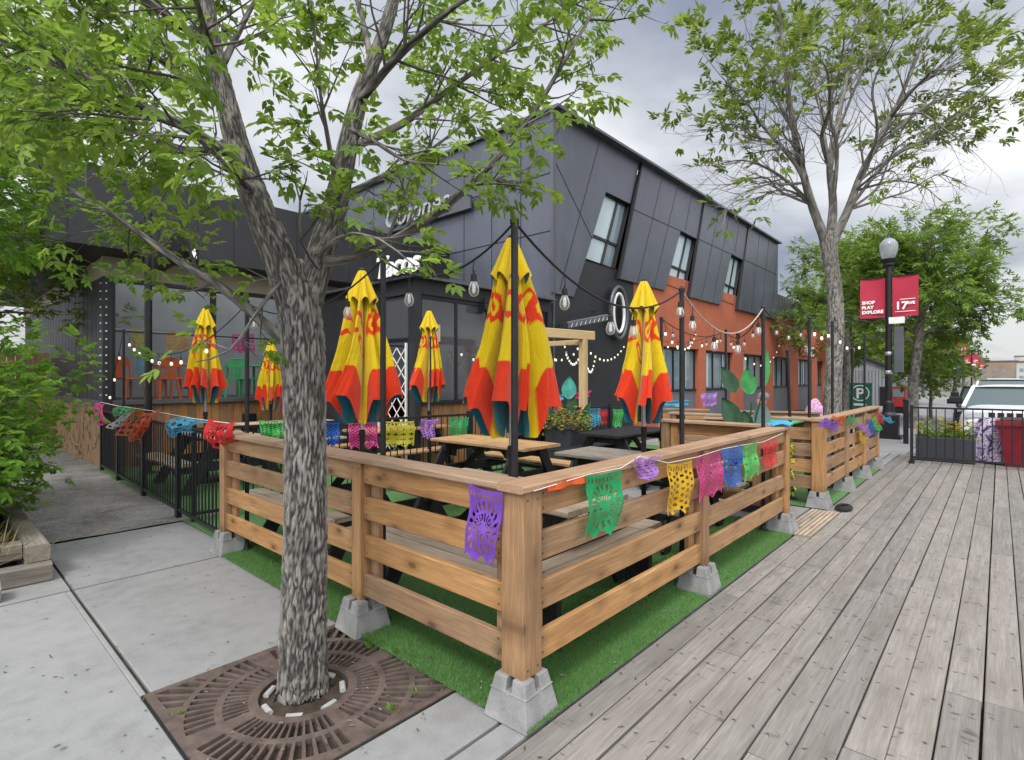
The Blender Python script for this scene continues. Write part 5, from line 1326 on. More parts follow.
# signs on the red wall
sg = MB(); sg.box((29.6, PW-.03, 2.72), (32.6, PW+.035, 3.3)); o_ = obj('wall_sign', sg, 'red_wall', rb, True)
obj('lettering', text_mesh('TVLES', .72, (31.1, PW-.05, 2.74), (1, 0, 0), (0, 0, 1), .02, 0, .015), 'white_print', o_, True)
sg = MB(); sg.box((33.3, PW-.7, 2.6), (35.3, PW-.55, 3.9)); o_ = obj('hanging_sign', sg, 'banner_red', rb, True)
obj('lettering', text_mesh('O!', .95, (34.2, PW-.72, 2.85), (1, 0, 0), (0, 0, 1), .02, 0, .03), 'white_print', o_, True)
m = MB(); m.box((33.3, PW-.72, 3.92), (35.3, PW-.54, 4.5)); obj('sign_top', m, 'white_metal', o_, True)
# big round emblem: double ring of pale tube
for rr, rx, rz_ in ((.055, .40, .66), (.04, .26, .50)):
    m = MB(); m.tube([(12.2+rx*math.cos(a), PW-.10, 3.28+rz_*math.sin(a)) for a in [2*math.pi*k/40 for k in range(41)]], rr, 8, False); m.smooth = True
    obj('round_emblem', m, 'coping' if rx > .3 else 'white_metal', rb, True)
m = MB(); m.tube([(12.2+.33*math.cos(a), PW-.075, 3.28+.58*math.sin(a)) for a in [2*math.pi*k/40 for k in range(41)]], .045, 8, False); obj('emblem_channel', m, 'black_metal', rb, True)
# louvred heater on a bracket
hp = thing('wall_heater', 'grey louvred heater hung on a bracket below the round emblem', 'heater', P(584, 322, 12.2))
a_, b_ = P(564, 326, 12.0), P(604, 318, 12.6)
obj('housing', mb(lambda m: m.board(a_, b_, .16, .30, bev=.02)), 'coping', hp, True)
m = MB()
for k in range(9):
    c = a_.lerp(b_, (k+.5)/9); m.board(c+Vector((-.03, -.155, -.05)), c+Vector((.03, -.155, .06)), .01, .02)
obj('louvres', m, 'steel', hp, True)
obj('bracket', mb(lambda m: m.tube([a_.lerp(b_, .6), a_.lerp(b_, .6)+Vector((0, 0, .25)), Vector((11.3, 7.43, 3.25))], .018, 6)), 'black_metal', hp, True)
# lettering on the side wall
bm_ = MB(); bm_.board((9.42, 15.6, 6.05), (9.42, 9.9, 6.05), .34, .06, bev=.01); sgn = obj('sign_beam', bm_, 'coping', rb, True)
obj('lettering', text_mesh('Cojones', .85, (9.36, 12.1, 6.0), (0, -1, 0), (0, 0, 1), .04, .25, .004), 'steel', sgn, True)
m = MB(); m.tube([(9.42, 13.9+.55*math.cos(a), 5.75+.4*math.sin(a)) for a in [math.pi*(.9+1.25*k/16) for k in range(17)]], [.03+.07*math.sin(math.pi*k/16) for k in range(17)], 8); m.smooth = True; obj('script_flourish', m, 'white_print', rb, True)

# ------------------------------------------------------------------ glazed front room (one storey)
an = thing('patio_pavilion', 'single storey glazed front room with grey windows over wooden wainscot', 'building', (5.7, 7.4, 0))
VX0, VX1 = 5.7, 9.49
m = MB(); m.box((VX0, PW, 3.05), (VX1, PW+.2, 3.30)); m.box((VX0-.001, PW+.201, 3.05), (VX0+.2, 11.5, 3.295)); obj('header', m, 'cladding_dark', an, True)
m = MB(); m.box((VX0-.12, PW-.14, 3.301), (VX1, PW+.4, 3.35)); m.box((VX0-.12, PW+.401, 3.301), (VX0+.4, 11.5, 3.35)); obj('roof_edge', m, 'coping', an, True)
m = MB(); m.box((VX0+.1, PW+.1, 3.296), (VX1, 11.5, 3.3)); obj('roof', m, 'annex_dark', an, True)
for x in (VX0, 7.55, VX1-.14):
    obj('column', mb(lambda m: m.box((x, PW-.02, 0), (x+.14, PW+.16, 3.05))), 'cladding_dark', an, True)
m = MB()
x = VX0+.15
while x < VX1-.16:
    if not (7.5 < x < 7.68): m.board((x, PW+.05, .02), (x, PW+.05, 1.13), .118, .03, up=(1, 0, 0), bev=.004)
    x += .122
obj('wainscot', m, 'siding_wood', an, True)
m = MB(); m.box((VX0+.14, PW-.03, 1.131), (7.55, PW+.12, 1.19)); m.box((7.69, PW-.03, 1.131), (VX1-.14, PW+.12, 1.19)); obj('sill', m, 'black_metal', an, True)
for x0, x1 in ((VX0+.14, 7.55), (7.69, VX1-.14)):
    fr = MB()
    for a, b in (((x0, 1.19), (x0+.06, 3.049)), ((x1-.06, 1.19), (x1, 3.049)), (((x0+x1)/2-.03, 1.19), ((x0+x1)/2+.03, 3.049))): fr.box((a[0], PW+.03, a[1]), (b[0], PW+.09, b[1]))
    fr.box((x0+.06, PW+.032, 2.98), (x1-.06, PW+.088, 3.048))
    w_ = obj('window', fr, 'black_metal', an, True); obj('pane', mb(lambda m: m.box((x0+.03, PW+.05, 1.2), (x1-.03, PW+.06, 3.02))), 'pane_grey', w_, True)
obj('notice', mb(lambda m: m.box((6.02, PW+.015, 2.25), (6.3, PW+.029, 2.55))), 'beige', an, True)
sp_ = MB(); sp_.box((7.2, PW-.22, 2.86), (7.5, PW-.03, 3.0), bev=.03); sp_.tube([(7.35, PW-.03, 3.0), (7.35, PW-.05, 3.14)], .02, 6); obj('spotlight', sp_, 'black_metal', an, True)
obj('script_sign', text_mesh('Tacos', .52, (5.56, 7.72, 3.375), (0, -1, 0), (0, 0, 1), .02, .25, .012), 'white_print', an, True)
m = MB(); m.board((5.57, 8.4, 3.37), (5.57, 7.05, 3.37), .03, .03); obj('sign_rail', m, 'black_metal', an, True)
# side with the lattice gate doorway
m = MB(); m.box((VX0, 8.42, 0), (VX0+.15, 11.58, 3.049)); obj('side_wall', m, 'annex_dark', an, True)
m = MB(); m.box((VX0+.05, PW+.17, 2.3), (VX0+.09, 8.41, 3.04)); obj('transom_pane', m, 'pane_grey', an, True)
m = MB(); m.box((VX0+.02, PW+.165, 2.24), (VX0+.12, 8.415, 2.30)); obj('transom', m, 'black_metal', an, True)
m = MB(); m.box((VX0+.9, PW+.2, 0), (VX0+.95, 8.6, 3.0)); obj('inner_wall', m, 'seam', an, True)
lg = thing('lattice_gate', 'white folding lattice gate across the dark doorway', 'gate', (VX0-.03, 7.5, .02))
m = MB(); y0, y1, z0, z1 = 7.58, 8.36, .12, 2.12
n = 7; dz = (z1-z0)/n
for k in range(n):
    for c in range(3):
        ya, yb = y0+(y1-y0)*c/3, y0+(y1-y0)*(c+1)/3
        m.board((VX0-.03, ya, z0+k*dz), (VX0-.03, yb, z0+(k+1)*dz), .022, .008, up=(0, 1, 0)); m.board((VX0-.042, yb, z0+k*dz), (VX0-.042, ya, z0+(k+1)*dz), .022, .008, up=(0, 1, 0))
obj('lattice', m, 'white_metal', lg, True)
m = MB(); m.box((VX0-.06, y0-.03, .02), (VX0-.02, y0, 2.2)); m.box((VX0-.06, y1, .02), (VX0-.02, y1+.03, 2.2)); obj('frame', m, 'white_metal', lg, True)
# ------------------------------------------------------------------ alley wing with the orange and green chairs inside
ax_ = thing('alley_wing', 'dark one storey wing with clear vinyl windows over wooden wainscot beside the alley', 'building', (2.2, 11.6, 0))
Y0 = 11.6; X0, X1 = 2.2, 9.48
m = MB(); m.box((X0-.75, Y0-.75, 3.74), (X1, Y0+.2, 5.05)); m.box((X0-.75, Y0+.201, 3.74), (X0+.2, 22, 5.049)); obj('fascia', m, 'annex_dark', ax_, True)
m = MB()
for x in np.arange(X0-.6, X1, .62): m.box((x, Y0-.757, 3.75), (x+.012, Y0-.7505, 5.04))
obj('fascia_seams', m, 'seam', ax_, True)
m = MB(); m.box((X0, Y0+.02, 3.38), (X1, Y0+.14, 3.739)); m.box((X0+.02, Y0+.141, 3.38), (X0+.14, 22, 3.739)); obj('frieze', m, 'beige', ax_, True)
m = MB(); x = X0+.16
while x < X1:
    m.board((x, Y0+.05, .02), (x, Y0+.05, 1.12), .136, .03, up=(1, 0, 0), bev=.004); x += .14
obj('wainscot', m, 'siding_wood', ax_, True)
m = MB(); m.box((X0+.14, Y0-.04, 1.121), (X1, Y0+.14, 1.2)); m.box((X0-.04, Y0+.1, 1.121), (X0+.139, 22, 1.2)); obj('sill', m, 'coping', ax_, True)
m = MB(); m.box((X0, Y0, 0), (X0+.14, Y0+.14, 3.379)); obj('corner_column', m, 'annex_dark', ax_, True)
m = MB()
for z in np.arange(1.3, 3.3, .14): m.lathe([(.012, -.012), (.012, .012)], (X0+.05, Y0-.012, z), 8); m.lathe([(.012, -.012), (.012, .012)], (X0-.012, Y0+.09, z), 8)
obj('bolts', m, 'white_metal', ax_, True)
for x0, x1 in ((X0+.14, 4.0), (4.0, 6.2), (6.2, X1)):
    fr = MB()
    for x in (x0, x1-.05): fr.box((x, Y0+.03, 1.2), (x+.05, Y0+.09, 3.379))
    fr.box((x0+.05, Y0+.032, 3.3), (x1-.05, Y0+.088, 3.378)); fr.box((x0+.05, Y0+.032, 2.42), (x1-.05, Y0+.06, 2.445))
    w_ = obj('window', fr, 'black_metal', ax_, True); obj('pane', mb(lambda m: m.surf(lambda u, v: (x0+.04+(x1-x0-.08)*u, Y0+.066+.004*math.sin(u*9+v*7), 1.2+2.16*v), 12, 10)), 'clear_vinyl', w_, True)
m = MB()
y = Y0+.15
while y < 21.5: m.board((X0+.02, y+.18, 1.2), (X0+.02, y+.18, 3.38), .36, .03, up=(0, 1, 0), bev=.008); y += .375
obj('metal_siding', m, 'annex_dark', ax_, True)
m = MB(); m.box((X0, Y0+.141, 0), (X0+.1, 21.5, 1.12)); obj('graffiti_boards', m, 'graffiti', ax_, True)
m = MB(); m.box((X0+.15, Y0+.15, 1.0), (X1-.1, 15.5, 1.14)); obj('inner_floor', m, 'seam', ax_, True)
m = MB(); m.box((X0+.15, 15.5, 1.1), (X1-.1, 15.6, 3.9)); obj('back_wall', m, 'corrugated', ax_, True)
obj('wall_light', mb(lambda m: m.box((4.55, Y0-.06, .62), (4.8, Y0+.034, .86))), 'black_metal', ax_, True)
def metal_chair(col, x, y, rz, label):
    root = thing('metal_chair', label, 'chair', (x, y, 1.14), rz, 'painted metal chairs inside the alley wing')
    obj('seat', mb(lambda m: m.box((-.2, -.2, .43), (.2, .2, .46), bev=.02)), col, root)
    for sx in (-1, 1):
        for sy in (-1, 1): obj('leg', mb(lambda m: m.board((sx*.22, sy*.22, 0), (sx*.17, sy*.17, .43), .045, .03, up=(1, 0, 0))), col, root)
    b = MB(); b.tube([(-.19, .19, .45), (-.19, .23, .78), (-.12, .24, .86), (.12, .24, .86), (.19, .23, .78), (.19, .19, .45)], .015, 6); b.board((-.08, .2, .46), (-.08, .235, .86), .06, .008, up=(1, 0, 0)); b.board((0, .2, .46), (0, .238, .86), .07, .008, up=(1, 0, 0)); b.board((.08, .2, .46), (.08, .235, .86), .06, .008, up=(1, 0, 0)); b.board((-.18, .23, .74), (.18, .23, .74), .13, .01)
    obj('backrest', b, col, root)
def on_wall(px, y): 
    p = onw(px, 300, (X0, y), (X1, y)); return p.x
for i, (c, px, y, rz, lb) in enumerate((('orange_paint', 128, 12.2, .4, 'orange metal chair at the left end behind the clear window'), ('orange_paint', 163, 12.3, -2.8, 'orange metal chair with its back towards the alley window'), ('orange_paint', 176, 12.9, .2, 'orange metal chair just behind the closed umbrella by the alley'),
    ('green_paint', 234, 12.2, 3.0, 'left green metal chair behind the clear window'), ('green_paint', 254, 12.35, -2.4, 'right green metal chair near the tree trunk behind the clear window'))):
    metal_chair(c, on_wall(px, y), y, rz, lb)
def inner_table(px, y, col, label):
    x = on_wall(px, y); root = thing('metal_table', label, 'table', (x, y, 1.14))
    obj('tabletop', mb(lambda m: m.box((-.35, -.35, .72), (.35, .35, .75), bev=.01)), col, root)
    for sx in (-1, 1):
        for sy in (-1, 1): obj('leg', mb(lambda m: m.board((sx*.32, sy*.32, 0), (sx*.3, sy*.3, .719), .05, .04, up=(1, 0, 0))), col, root)
inner_table(168, 13.3, 'orange_paint', 'orange metal table behind the orange chairs'); inner_table(246, 13.0, 'green_paint', 'green metal table behind the green chairs')
for i, (c, x0, x1, y0, y1, lb) in enumerate((('olive', 132, 148, 328, 348, 'olive yellow paper flag hanging inside the alley window'), ('gold', 167, 190, 331, 351, 'golden paper flag hanging inside above the orange chairs'), ('pink', 232, 254, 334, 353, 'pink paper flag hanging inside above the green chairs'), ('cyan', 137, 150, 352, 372, 'light blue paper flag hanging low inside by the orange chairs'))):
    A, B = onw(x0, y0, (X0, 11.85), (X1, 11.85)), onw(x1, y0, (X0, 11.85), (X1, 11.85)); d = CT*A.x+ST*A.y
    flag(c, A, B, (y1-y0)/F*d, lb, 'paper flags inside the alley wing', 400+i, pat=3, outn=(0, -1, 0))
top('bunting_cord', mb(lambda m: m.tube([(X0+.15, 11.85, 2.5), (4.2, 11.85, 2.42), (7, 11.85, 2.5)], .004, 5)), 'white_metal', 'cord inside the alley window carrying paper flags', 'cord')
# orange timber post / fence at the end of the alley
tf = thing('timber_gate', 'orange brown timber gate at the far end of the alley behind the shrubs', 'gate', (1.2, 17.0, 0))
m = MB()
for k in range(14): m.board((2.1-.15*k, 17.0, .05), (2.1-.15*k, 17.0, 2.2), .14, .03, up=(1, 0, 0))
obj('boards', m, 'warm_wood', tf, True)
for z in (.5, 1.8): obj('rail', mb(lambda m: m.board((0, 16.95, z), (2.15, 16.95, z), .09, .04)), 'warm_wood', tf, True)

# ================================================================== PERGOLA, PLANTERS, BOOTHS
pg = thing('pergola_frame', 'pale pine post and beam frame standing in the middle of the patio', 'pergola', (8.5, 5.86, .014))
obj('post', mb(lambda m: m.board((8.5, 5.86, .016), (8.5, 5.86, 2.33), .13, .13, up=(1, 0, 0), bev=.01)), 'pine', pg, True)
obj('post', mb(lambda m: m.board((6.75, 6.17, .016), (6.75, 6.17, 2.33), .13, .13, up=(1, 0, 0), bev=.01)), 'pine', pg, True)
obj('beam', mb(lambda m: m.board((8.75, 5.80, 2.41), (6.5, 6.21, 2.41), .17, .09, bev=.01)), 'pine', pg, True)
obj('beam', mb(lambda m: m.board((8.52, 5.9, 2.28), (8.52, 7.36, 2.28), .10, .06, bev=.01)), 'pine', pg, True)
def flower_planter(label, x, y, w_, h, cols, n, spread, zb=.014, mat='dark_planter', size=.03, up=.18, name='flower_planter'):
    root = thing(name, label, 'planter', (x, y, zb)); m = MB(); m.frustum((0, 0, 0), w_*.8, w_, h); m.box((-w_/2-.015, -w_/2-.015, h-.05), (w_/2+.015, w_/2+.015, h-.002)); obj('pot', m, mat, root)
    obj('soil', mb(lambda m: m.box((-w_/2+.03, -w_/2+.03, h), (w_/2-.03, w_/2-.03, h+.02))), 'soil', root)
    r = random.Random(int(x*100)); lv = Leaves()
    for k in range(n*2):
        a = r.uniform(0, 6.28); q = math.sqrt(r.random())*spread; p = Vector((q*math.cos(a), q*math.sin(a), h+r.uniform(-.12, up)*(1.2-q/spread*.6))); lv.leaf(p, rv(r)+Vector((math.cos(a)*.5, math.sin(a)*.5, .3)), rv(r), r.uniform(.05, .10), r.uniform(.025, .04), r.random())
    obj('foliage', lv.mesh('foliage'), 'leaf_far', root)
    for c in cols:
        lf = Leaves()
        for k in range(n//len(cols)):
            a = r.uniform(0, 6.28); q = math.sqrt(r.random())*spread*1.02; p = Vector((q*math.cos(a), q*math.sin(a), h+r.uniform(-.1, up+.04)*(1.25-q/spread*.5)))
            for s in range(5): 
                b = s*1.257+r.random(); lf.leaf(p, Vector((math.cos(b), math.sin(b), r.uniform(.0, .6)))+rv(r)*.3, (0, 0, 1), size*r.uniform(.8, 1.2), size*.8, r.random())
        obj('blossoms', lf.mesh('blossoms'), 'f_'+c, root)
    return root
fp = flower_planter('tall dark planter of pale yellow and pink flowers beside the pergola post', 7.55, 5.55, .55, .78, ['yellow', 'pink'], 190, .42, size=.035, up=.30)
def paddle(m, base, tip, wd, nrm, thick=.012):
    base, tip, nrm = Vector(base), Vector(tip), Vector(nrm).normalized(); e = tip-base; s = e.cross(nrm).normalized(); n_ = s.cross(e).normalized()
    def fn(u, v):
        ww_ = wd*.5*(math.sin(math.pi*min(1, v**.8*.95+.04)))**.95; x = (u-.5)*2
        return base+e*v+s*ww_*x+n_*(.10*wd*abs(x)-.10*e.length*v*v)
    m.surf(fn, 8, 14)
    m.surf(lambda u, v: fn(u, v)-n_*thick*math.sin(math.pi*u)*math.sin(math.pi*min(1, v+.02)), 8, 14)
lvs = MB(); lvs.smooth = True
stem = MB()
for k, (dx, dy, z0, z1, wd) in enumerate(((.05, -.05, .95, 1.35, .18), (-.2, .15, .9, 1.2, .1), (.25, .1, .9, 1.15, .1), (.1, -.25, .9, 1.2, .1))):
    stem.tube([(0, 0, .75), (dx*.6, dy*.6, z0), (dx, dy, z0+.08)], .01, 5); paddle(lvs, (dx, dy, z0), (dx*1.6, dy*1.6, z1), wd, (-.7, -.7, .3))
obj('stems', stem, 'paddle_dark', fp)
obj('dark_leaves', lvs, 'paddle_dark', fp)
m = MB(); m.smooth = True; paddle(m, (0.02, -.02, 1.22), (.06, -.02, 1.62), .26, (-.7, -.7, .15)); obj('teal_leaf', m, 'teal_leaf', fp)
# big artificial paddle plant at the entrance gap
pp = thing('paddle_plant', 'tall plant with big dark and bright green paddle leaves at the patio entrance', 'plant', (6.85, 2.28, 0))
m = MB(); m.frustum((0, 0, 0), .36, .44, .62); obj('pot', m, 'dark_planter', pp)
m = MB()
for dx, dy, z in ((-.08, .14, 1.2), (.03, -.02, 1.3), (-.1, .12, .95), (.08, -.1, 1.0), (.05, -.16, 1.5)): m.tube([(0, 0, .6), (dx*.5, dy*.5, .62+(z-.62)*.6), (dx, dy, z)], .009, 6)
obj('stems', m, 'paddle_dark', pp)
camn = (-.74, -.65, .2)
for mt, b, t, wd in (('paddle_dark', (-.08, .14, 1.42), (-.16, .26, 1.74), .20), ('paddle_green', (.02, -.0, 1.40), (.0, .03, 1.72), .21), ('paddle_dark', (-.1, .12, 1.02), (-.2, .24, 1.36), .24), ('paddle_dark', (-.06, .1, 1.12), (.02, .2, .90), .2),
                     ('paddle_grey', (.07, -.1, .98), (.1, -.14, 1.32), .22), ('paddle_green', (.05, -.16, 1.5), (.09, -.2, 1.95), .10), ('paddle_dark', (.0, .02, .95), (-.02, .05, 1.2), .2)):
    m = MB(); m.smooth = True; paddle(m, b, t, wd, camn); obj('leaf', m, mt, pp)
# flowers spilling by the end post
flower_planter('tall narrow planter of yellow trailing flowers at the end of the boardwalk fence', 6.52, 1.98, .30, .72, ['yellow', 'yellow', 'pink'], 110, .26, mat='dark_planter', up=.22, zb=0)
vine = Leaves(); vy = Leaves(); r = random.Random(9)
for k in range(260):
    a = r.uniform(0, 1); p = Vector((6.36+r.gauss(0, .05), 1.78+r.gauss(0, .05), .95-.62*a)); vine.leaf(p, rv(r)-Vector((0, .3, .4)), rv(r), r.uniform(.04, .08), .03, r.random())
    if k % 4 == 0:
        for s in range(5): b = s*1.257; vy.leaf(p+Vector((-.03, -.03, 0)), (math.cos(b), math.sin(b)*.5-.3, math.sin(b)), rv(r), .028, .024, r.random())
vn = thing('trailing_vine', 'trailing green vine with small yellow flowers hanging beside the end post', 'plant', (6.36, 1.78, .3)); obj('foliage', vine.mesh('foliage'), 'leaf_lime', vn, True); obj('blossoms', vy.mesh('blossoms'), 'f_yellow', vn, True)
# wooden booths of the farther patio
def booth(label, x, y, ln, h, rz, deep=.55):
    root = thing('wooden_booth', label, 'booth seat', (x, y, .014), rz, 'wooden booth seats of the farther patio'); m = MB()
    for k in range(int(h/.15)): m.board((-ln/2, 0, .08+.15*k), (ln/2, 0, .08+.15*k), .142, .035)
    obj('backrest', m, 'warm_wood', root)
    obj('cap_rail', mb(lambda m: m.board((-ln/2-.03, 0, h+.02), (ln/2+.03, 0, h+.02), .036, .13)), 'cap_wood', root)
    for sx in (-1, 1): obj('side_panel', mb(lambda m: m.board((sx*(ln/2-.02), .02, .3), (sx*(ln/2-.02), deep, .3), .56, .035)), 'warm_wood', root)
    obj('seat', mb(lambda m: m.board((-ln/2+.02, deep*.55, .45), (ln/2-.02, deep*.55, .45), .036, deep*.85)), 'warm_wood', root)
booth('left wooden booth seat under the red wall windows, behind the slim pole', 10.4, 4.75, .95, .93, -1.2)
booth('small wooden booth seat between the left booth and the paddle plant', 8.95, 3.35, .62, .90, -1.2)
booth('long wooden booth seat under the red wall to the right of the paddle plant', 11.3, 3.3, 1.6, .9, -1.2)
booth('wooden booth seat in front of the draped pink cloth', 10.9, 2.45, 1.0, .84, -1.5)
tt = thing('green_table', 'green topped table behind the paddle plant in the farther patio', 'table', (10.0, 2.75, .014))
obj('tabletop', mb(lambda m: m.board((-.55, 0, .86), (.55, 0, .86), .04, .6, bev=.01)), 'green_paint', tt)
for sx in (-1, 1): obj('leg', mb(lambda m: m.board((sx*.45, 0, 0), (sx*.45, 0, .84), .5, .05, up=(0, 1, 0))), 'warm_wood', tt)
# teal cloth and purple flag at booth
top('paper_flag', flag_mesh((9.9, 5.05, 1.16), (10.4, 4.6, 1.16), .14, 501, crumple=.4), 't_cyan', 'light blue paper flag draped over the left booth seat', 'paper flag')
top('paper_flag', flag_mesh((10.6, 4.45, 1.3), (10.8, 4.2, 1.32), .3, 502, crumple=.4), 't_lavender', 'purple paper flag hanging right of the left booth seat', 'paper flag')
top('paper_flag', flag_mesh((8.3, 6.02, 1.32), (8.9, 5.95, 1.36), .13, 503, crumple=.3), 't_pink', 'magenta paper flag stretched behind the pergola post', 'paper flag')
top('paper_flag', flag_mesh((7.9, 6.1, 1.3), (8.15, 6.05, 1.3), .12, 504, crumple=.3), 't_cyan', 'light blue paper flag just left of the pergola post', 'paper flag')
top('crumpled_cloth', mb(lambda m: m.surf(lambda u, v: (11.5+.9*u, 2.95-.75*v+.1*u, .72+.50*math.exp(-((u-.35)/.2)**2-((v-.35)/.25)**2)+.34*math.exp(-((u-.6)/.22)**2-((v-.7)/.22)**2)+.03*math.sin(u*17+v*15)-.25*(abs(2*u-1)**3+abs(2*v-1)**3)), 44, 44)), 'pink_cloth', 'pink and lavender patterned cloth draped over a seat behind the farther fence', 'cloth')
# seated person
def body(name, verts, edges, mat, parent, sub=2):
    me = bpy.data.meshes.new(name); me.from_pydata([v[0] for v in verts], edges, []); me.update()
    o = bpy.data.objects.new(name, me); COL.objects.link(o); o.parent = parent
    sk = o.modifiers.new('skin', 'SKIN'); sk.use_smooth_shade = True
    for i, v in enumerate(verts): 
        q = v[1]; q = q if hasattr(q, '__len__') else (q, q); me.skin_vertices[0].data[i].radius = q
    me.skin_vertices[0].data[0].use_root = True
    sb = o.modifiers.new('sub', 'SUBSURF'); sb.levels = sub; sb.render_levels = sub
    me.materials.append(M[mat]); return o
pe = thing('person', 'person in a dark jacket sitting behind the paddle plant in the farther patio', 'person', (9.75, 3.02, .46), R(200))
V = [((0, 0, .08), (.16, .12)), ((0, .02, .25), (.15, .11)), ((0, .03, .42), (.18, .12)), ((0, .01, .55), (.10, .08)), ((0, -.01, .62), .055), ((0, -.02, .70), (.075, .085)), ((0, -.015, .80), (.078, .092)), ((0, 0, .87), (.05, .06)),
     ((.19, .01, .50), .07), ((.24, -.05, .27), .052), ((.16, -.24, .17), .042), ((.12, -.33, .17), .034), ((-.19, .01, .50), .07), ((-.24, -.05, .27), .052), ((-.16, -.24, .17), .042), ((-.12, -.33, .17), .034),
     ((.10, -.10, .07), .09), ((.11, -.42, .06), .068), ((.11, -.44, -.2), .055), ((.11, -.43, -.38), .04), ((.11, -.55, -.41), .035), ((-.10, -.10, .07), .09), ((-.11, -.42, .06), .068), ((-.11, -.44, -.2), .055), ((-.11, -.43, -.38), .04), ((-.11, -.55, -.41), .035)]
E = [(0, 1), (1, 2), (2, 3), (3, 4), (4, 5), (5, 6), (6, 7), (2, 8), (8, 9), (9, 10), (10, 11), (2, 12), (12, 13), (13, 14), (14, 15), (0, 16), (16, 17), (17, 18), (18, 19), (19, 20), (0, 21), (21, 22), (22, 23), (23, 24), (24, 25)]
body('body', V, E, 'skin', pe)
jv = [(v[0], tuple(1.14*a for a in (v[1] if hasattr(v[1], '__len__') else (v[1], v[1])))) for v in (V[0], V[1], V[2], V[3], V[8], V[9], V[10], V[12], V[13], V[14])]
body('jacket', jv, [(0, 1), (1, 2), (2, 3), (2, 4), (4, 5), (5, 6), (2, 7), (7, 8), (8, 9)], 'jacket', pe)
tv = [(v[0], tuple(1.13*a for a in (v[1] if hasattr(v[1], '__len__') else (v[1], v[1])))) for v in (V[0], V[16], V[17], V[18], V[21], V[22], V[23])]
body('trousers', tv, [(0, 1), (1, 2), (2, 3), (0, 4), (4, 5), (5, 6)], 'trousers', pe)
hm = MB(); hm.smooth = True
hm.surf(lambda u, v: (.092*math.sin(math.pi*(v*.52+.0))*math.cos(6.2832*u), .012+.108*math.sin(math.pi*v*.52)*math.sin(6.2832*u), .80+.105*math.cos(math.pi*v*.52)), 24, 10, closeu=True); obj('hair', hm, 'hair_grey', pe)
# wooden slatted ramp at the entrance gap
rp = MB()
for k in range(7): rp.board((6.0, 1.42+.042*k, .012), (7.28, 1.42+.042*k, .012), .03, .018, up=(0, 1, 0), bev=.003)
top('slatted_ramp', rp, 'table_wood', 'pale slatted wooden threshold on the ground at the entrance gap', 'ramp')
hs = MB(); hs.smooth = True
hs.tube([(7.55+.16*math.cos(a)*(1-.012*k), 1.40+.09*math.sin(a)*(1-.012*k), .022+.013*(k/12)) for k, a in enumerate([.52*k for k in range(34)])], .014, 7)
top('coiled_hose', hs, 'rubber', 'coil of black hose lying on the boardwalk by the farther corner post', 'hose')

# ================================================================== STREET FURNITURE
def lamp_post(x, y, label, banners=True, h=5.2):
    root = thing('street_lamp', label, 'street lamp', (x, y, 0), 0, 'black street lamps with red banners')
    m = MB(); m.box((-.3, -.3, 0), (.3, .3, .08), bev=.01); m.box((-.22, -.22, .081), (.22, .22, .62), bev=.02); m.lathe([(.2, .62), (.14, .7), (.12, .95), (.10, 1.0)], n=16); obj('base', m, 'black_metal', root)
    m = MB(); m.tube([(0, 0, .95), (0, 0, 3), (0, 0, h-.62)], [.085, .075, .065], 14); obj('shaft', m, 'black_metal', root)
    m = MB(); m.lathe([(.07, h-.64), (.13, h-.6), (.13, h-.54), (.18, h-.5), (.2, h-.44)], n=16); obj('collar', m, 'black_metal', root)
    m = MB(); m.smooth = True; m.lathe([(.13, h-.45), (.19, h-.28), (.215, h-.12), (.20, h-.02), (.13, h+.08), (.02, h+.14)], n=20); obj('lantern', m, 'lamp_glass', root)
    m = MB(); m.lathe([(.05, h+.13), (.03, h+.2), (.012, h+.3), (.001, h+.31)], n=10); obj('lantern_finial', m, 'black_metal', root)
    for z in (1.7, 2.2): obj('band', mb(lambda m: m.lathe([(.09, z), (.1, z+.05), (.09, z+.1)], n=12)), 'steel', root)
    m = MB(); m.box((-.09, -.32, 1.75), (.08, -.12, 2.95), bev=.015); obj('meter_box', m, 'coping', root)
    m = MB(); m.box((-.13, -.36, 3.03), (-.1, -.02, 3.2)); obj('street_number_plate', m, 'white_metal', root)
    if banners:
        for sy in (1, -1):
            m = MB(); m.tube([(0, 0, 4.29), (0, sy*.68, 4.3)], .012, 6); m.tube([(0, 0, 3.2), (0, sy*.68, 3.2)], .012, 6); obj('banner_arm', m, 'black_metal', root)
            def fb(u, v, t=0): return Vector((.03*math.sin(u*3+v*2)+t, sy*(.08+.56*u), 4.28-1.06*v))
            m = MB(); m.smooth = True; m.surf(lambda u, v: fb(u, v), 10, 14); m.surf(lambda u, v: fb(u, v, .006), 10, 14); bn_ = obj('banner', m, 'banner_red', root)
            bn_.rotation_euler = (0, 0, 0)
            q = mat4(root)
            if sy > 0:
                for i, tx in enumerate(('SHOP', 'PLAY', 'EXPLORE')): obj('lettering', text_mesh(tx, .118, (-.04, .60, 3.60-.13*i), (0, -1, 0), (0, 0, 1), .004, 0, .006, 'LEFT'), 'white_print', bn_)
            else:
                obj('lettering', text_mesh('17', .28, (-.04, -.14, 3.41), (0, -1, 0), (0, 0, 1), .004, 0, .008, 'LEFT'), 'white_print', bn_)
                obj('lettering', text_mesh('AVE', .095, (-.04, -.40, 3.53), (0, -1, 0), (0, 0, 1), .004, 0, .006, 'LEFT'), 'white_print', bn_)
                m = MB(); m.box((-.041, -.58, 3.34), (-.035, -.15, 3.355)); m.box((-.041, -.58, 3.66), (-.035, -.25, 3.675)); obj('border_line', m, 'white_print', bn_)
    return root
lamp_post(17.4, 2.2, 'nearest black street lamp carrying two red banners with white lettering')
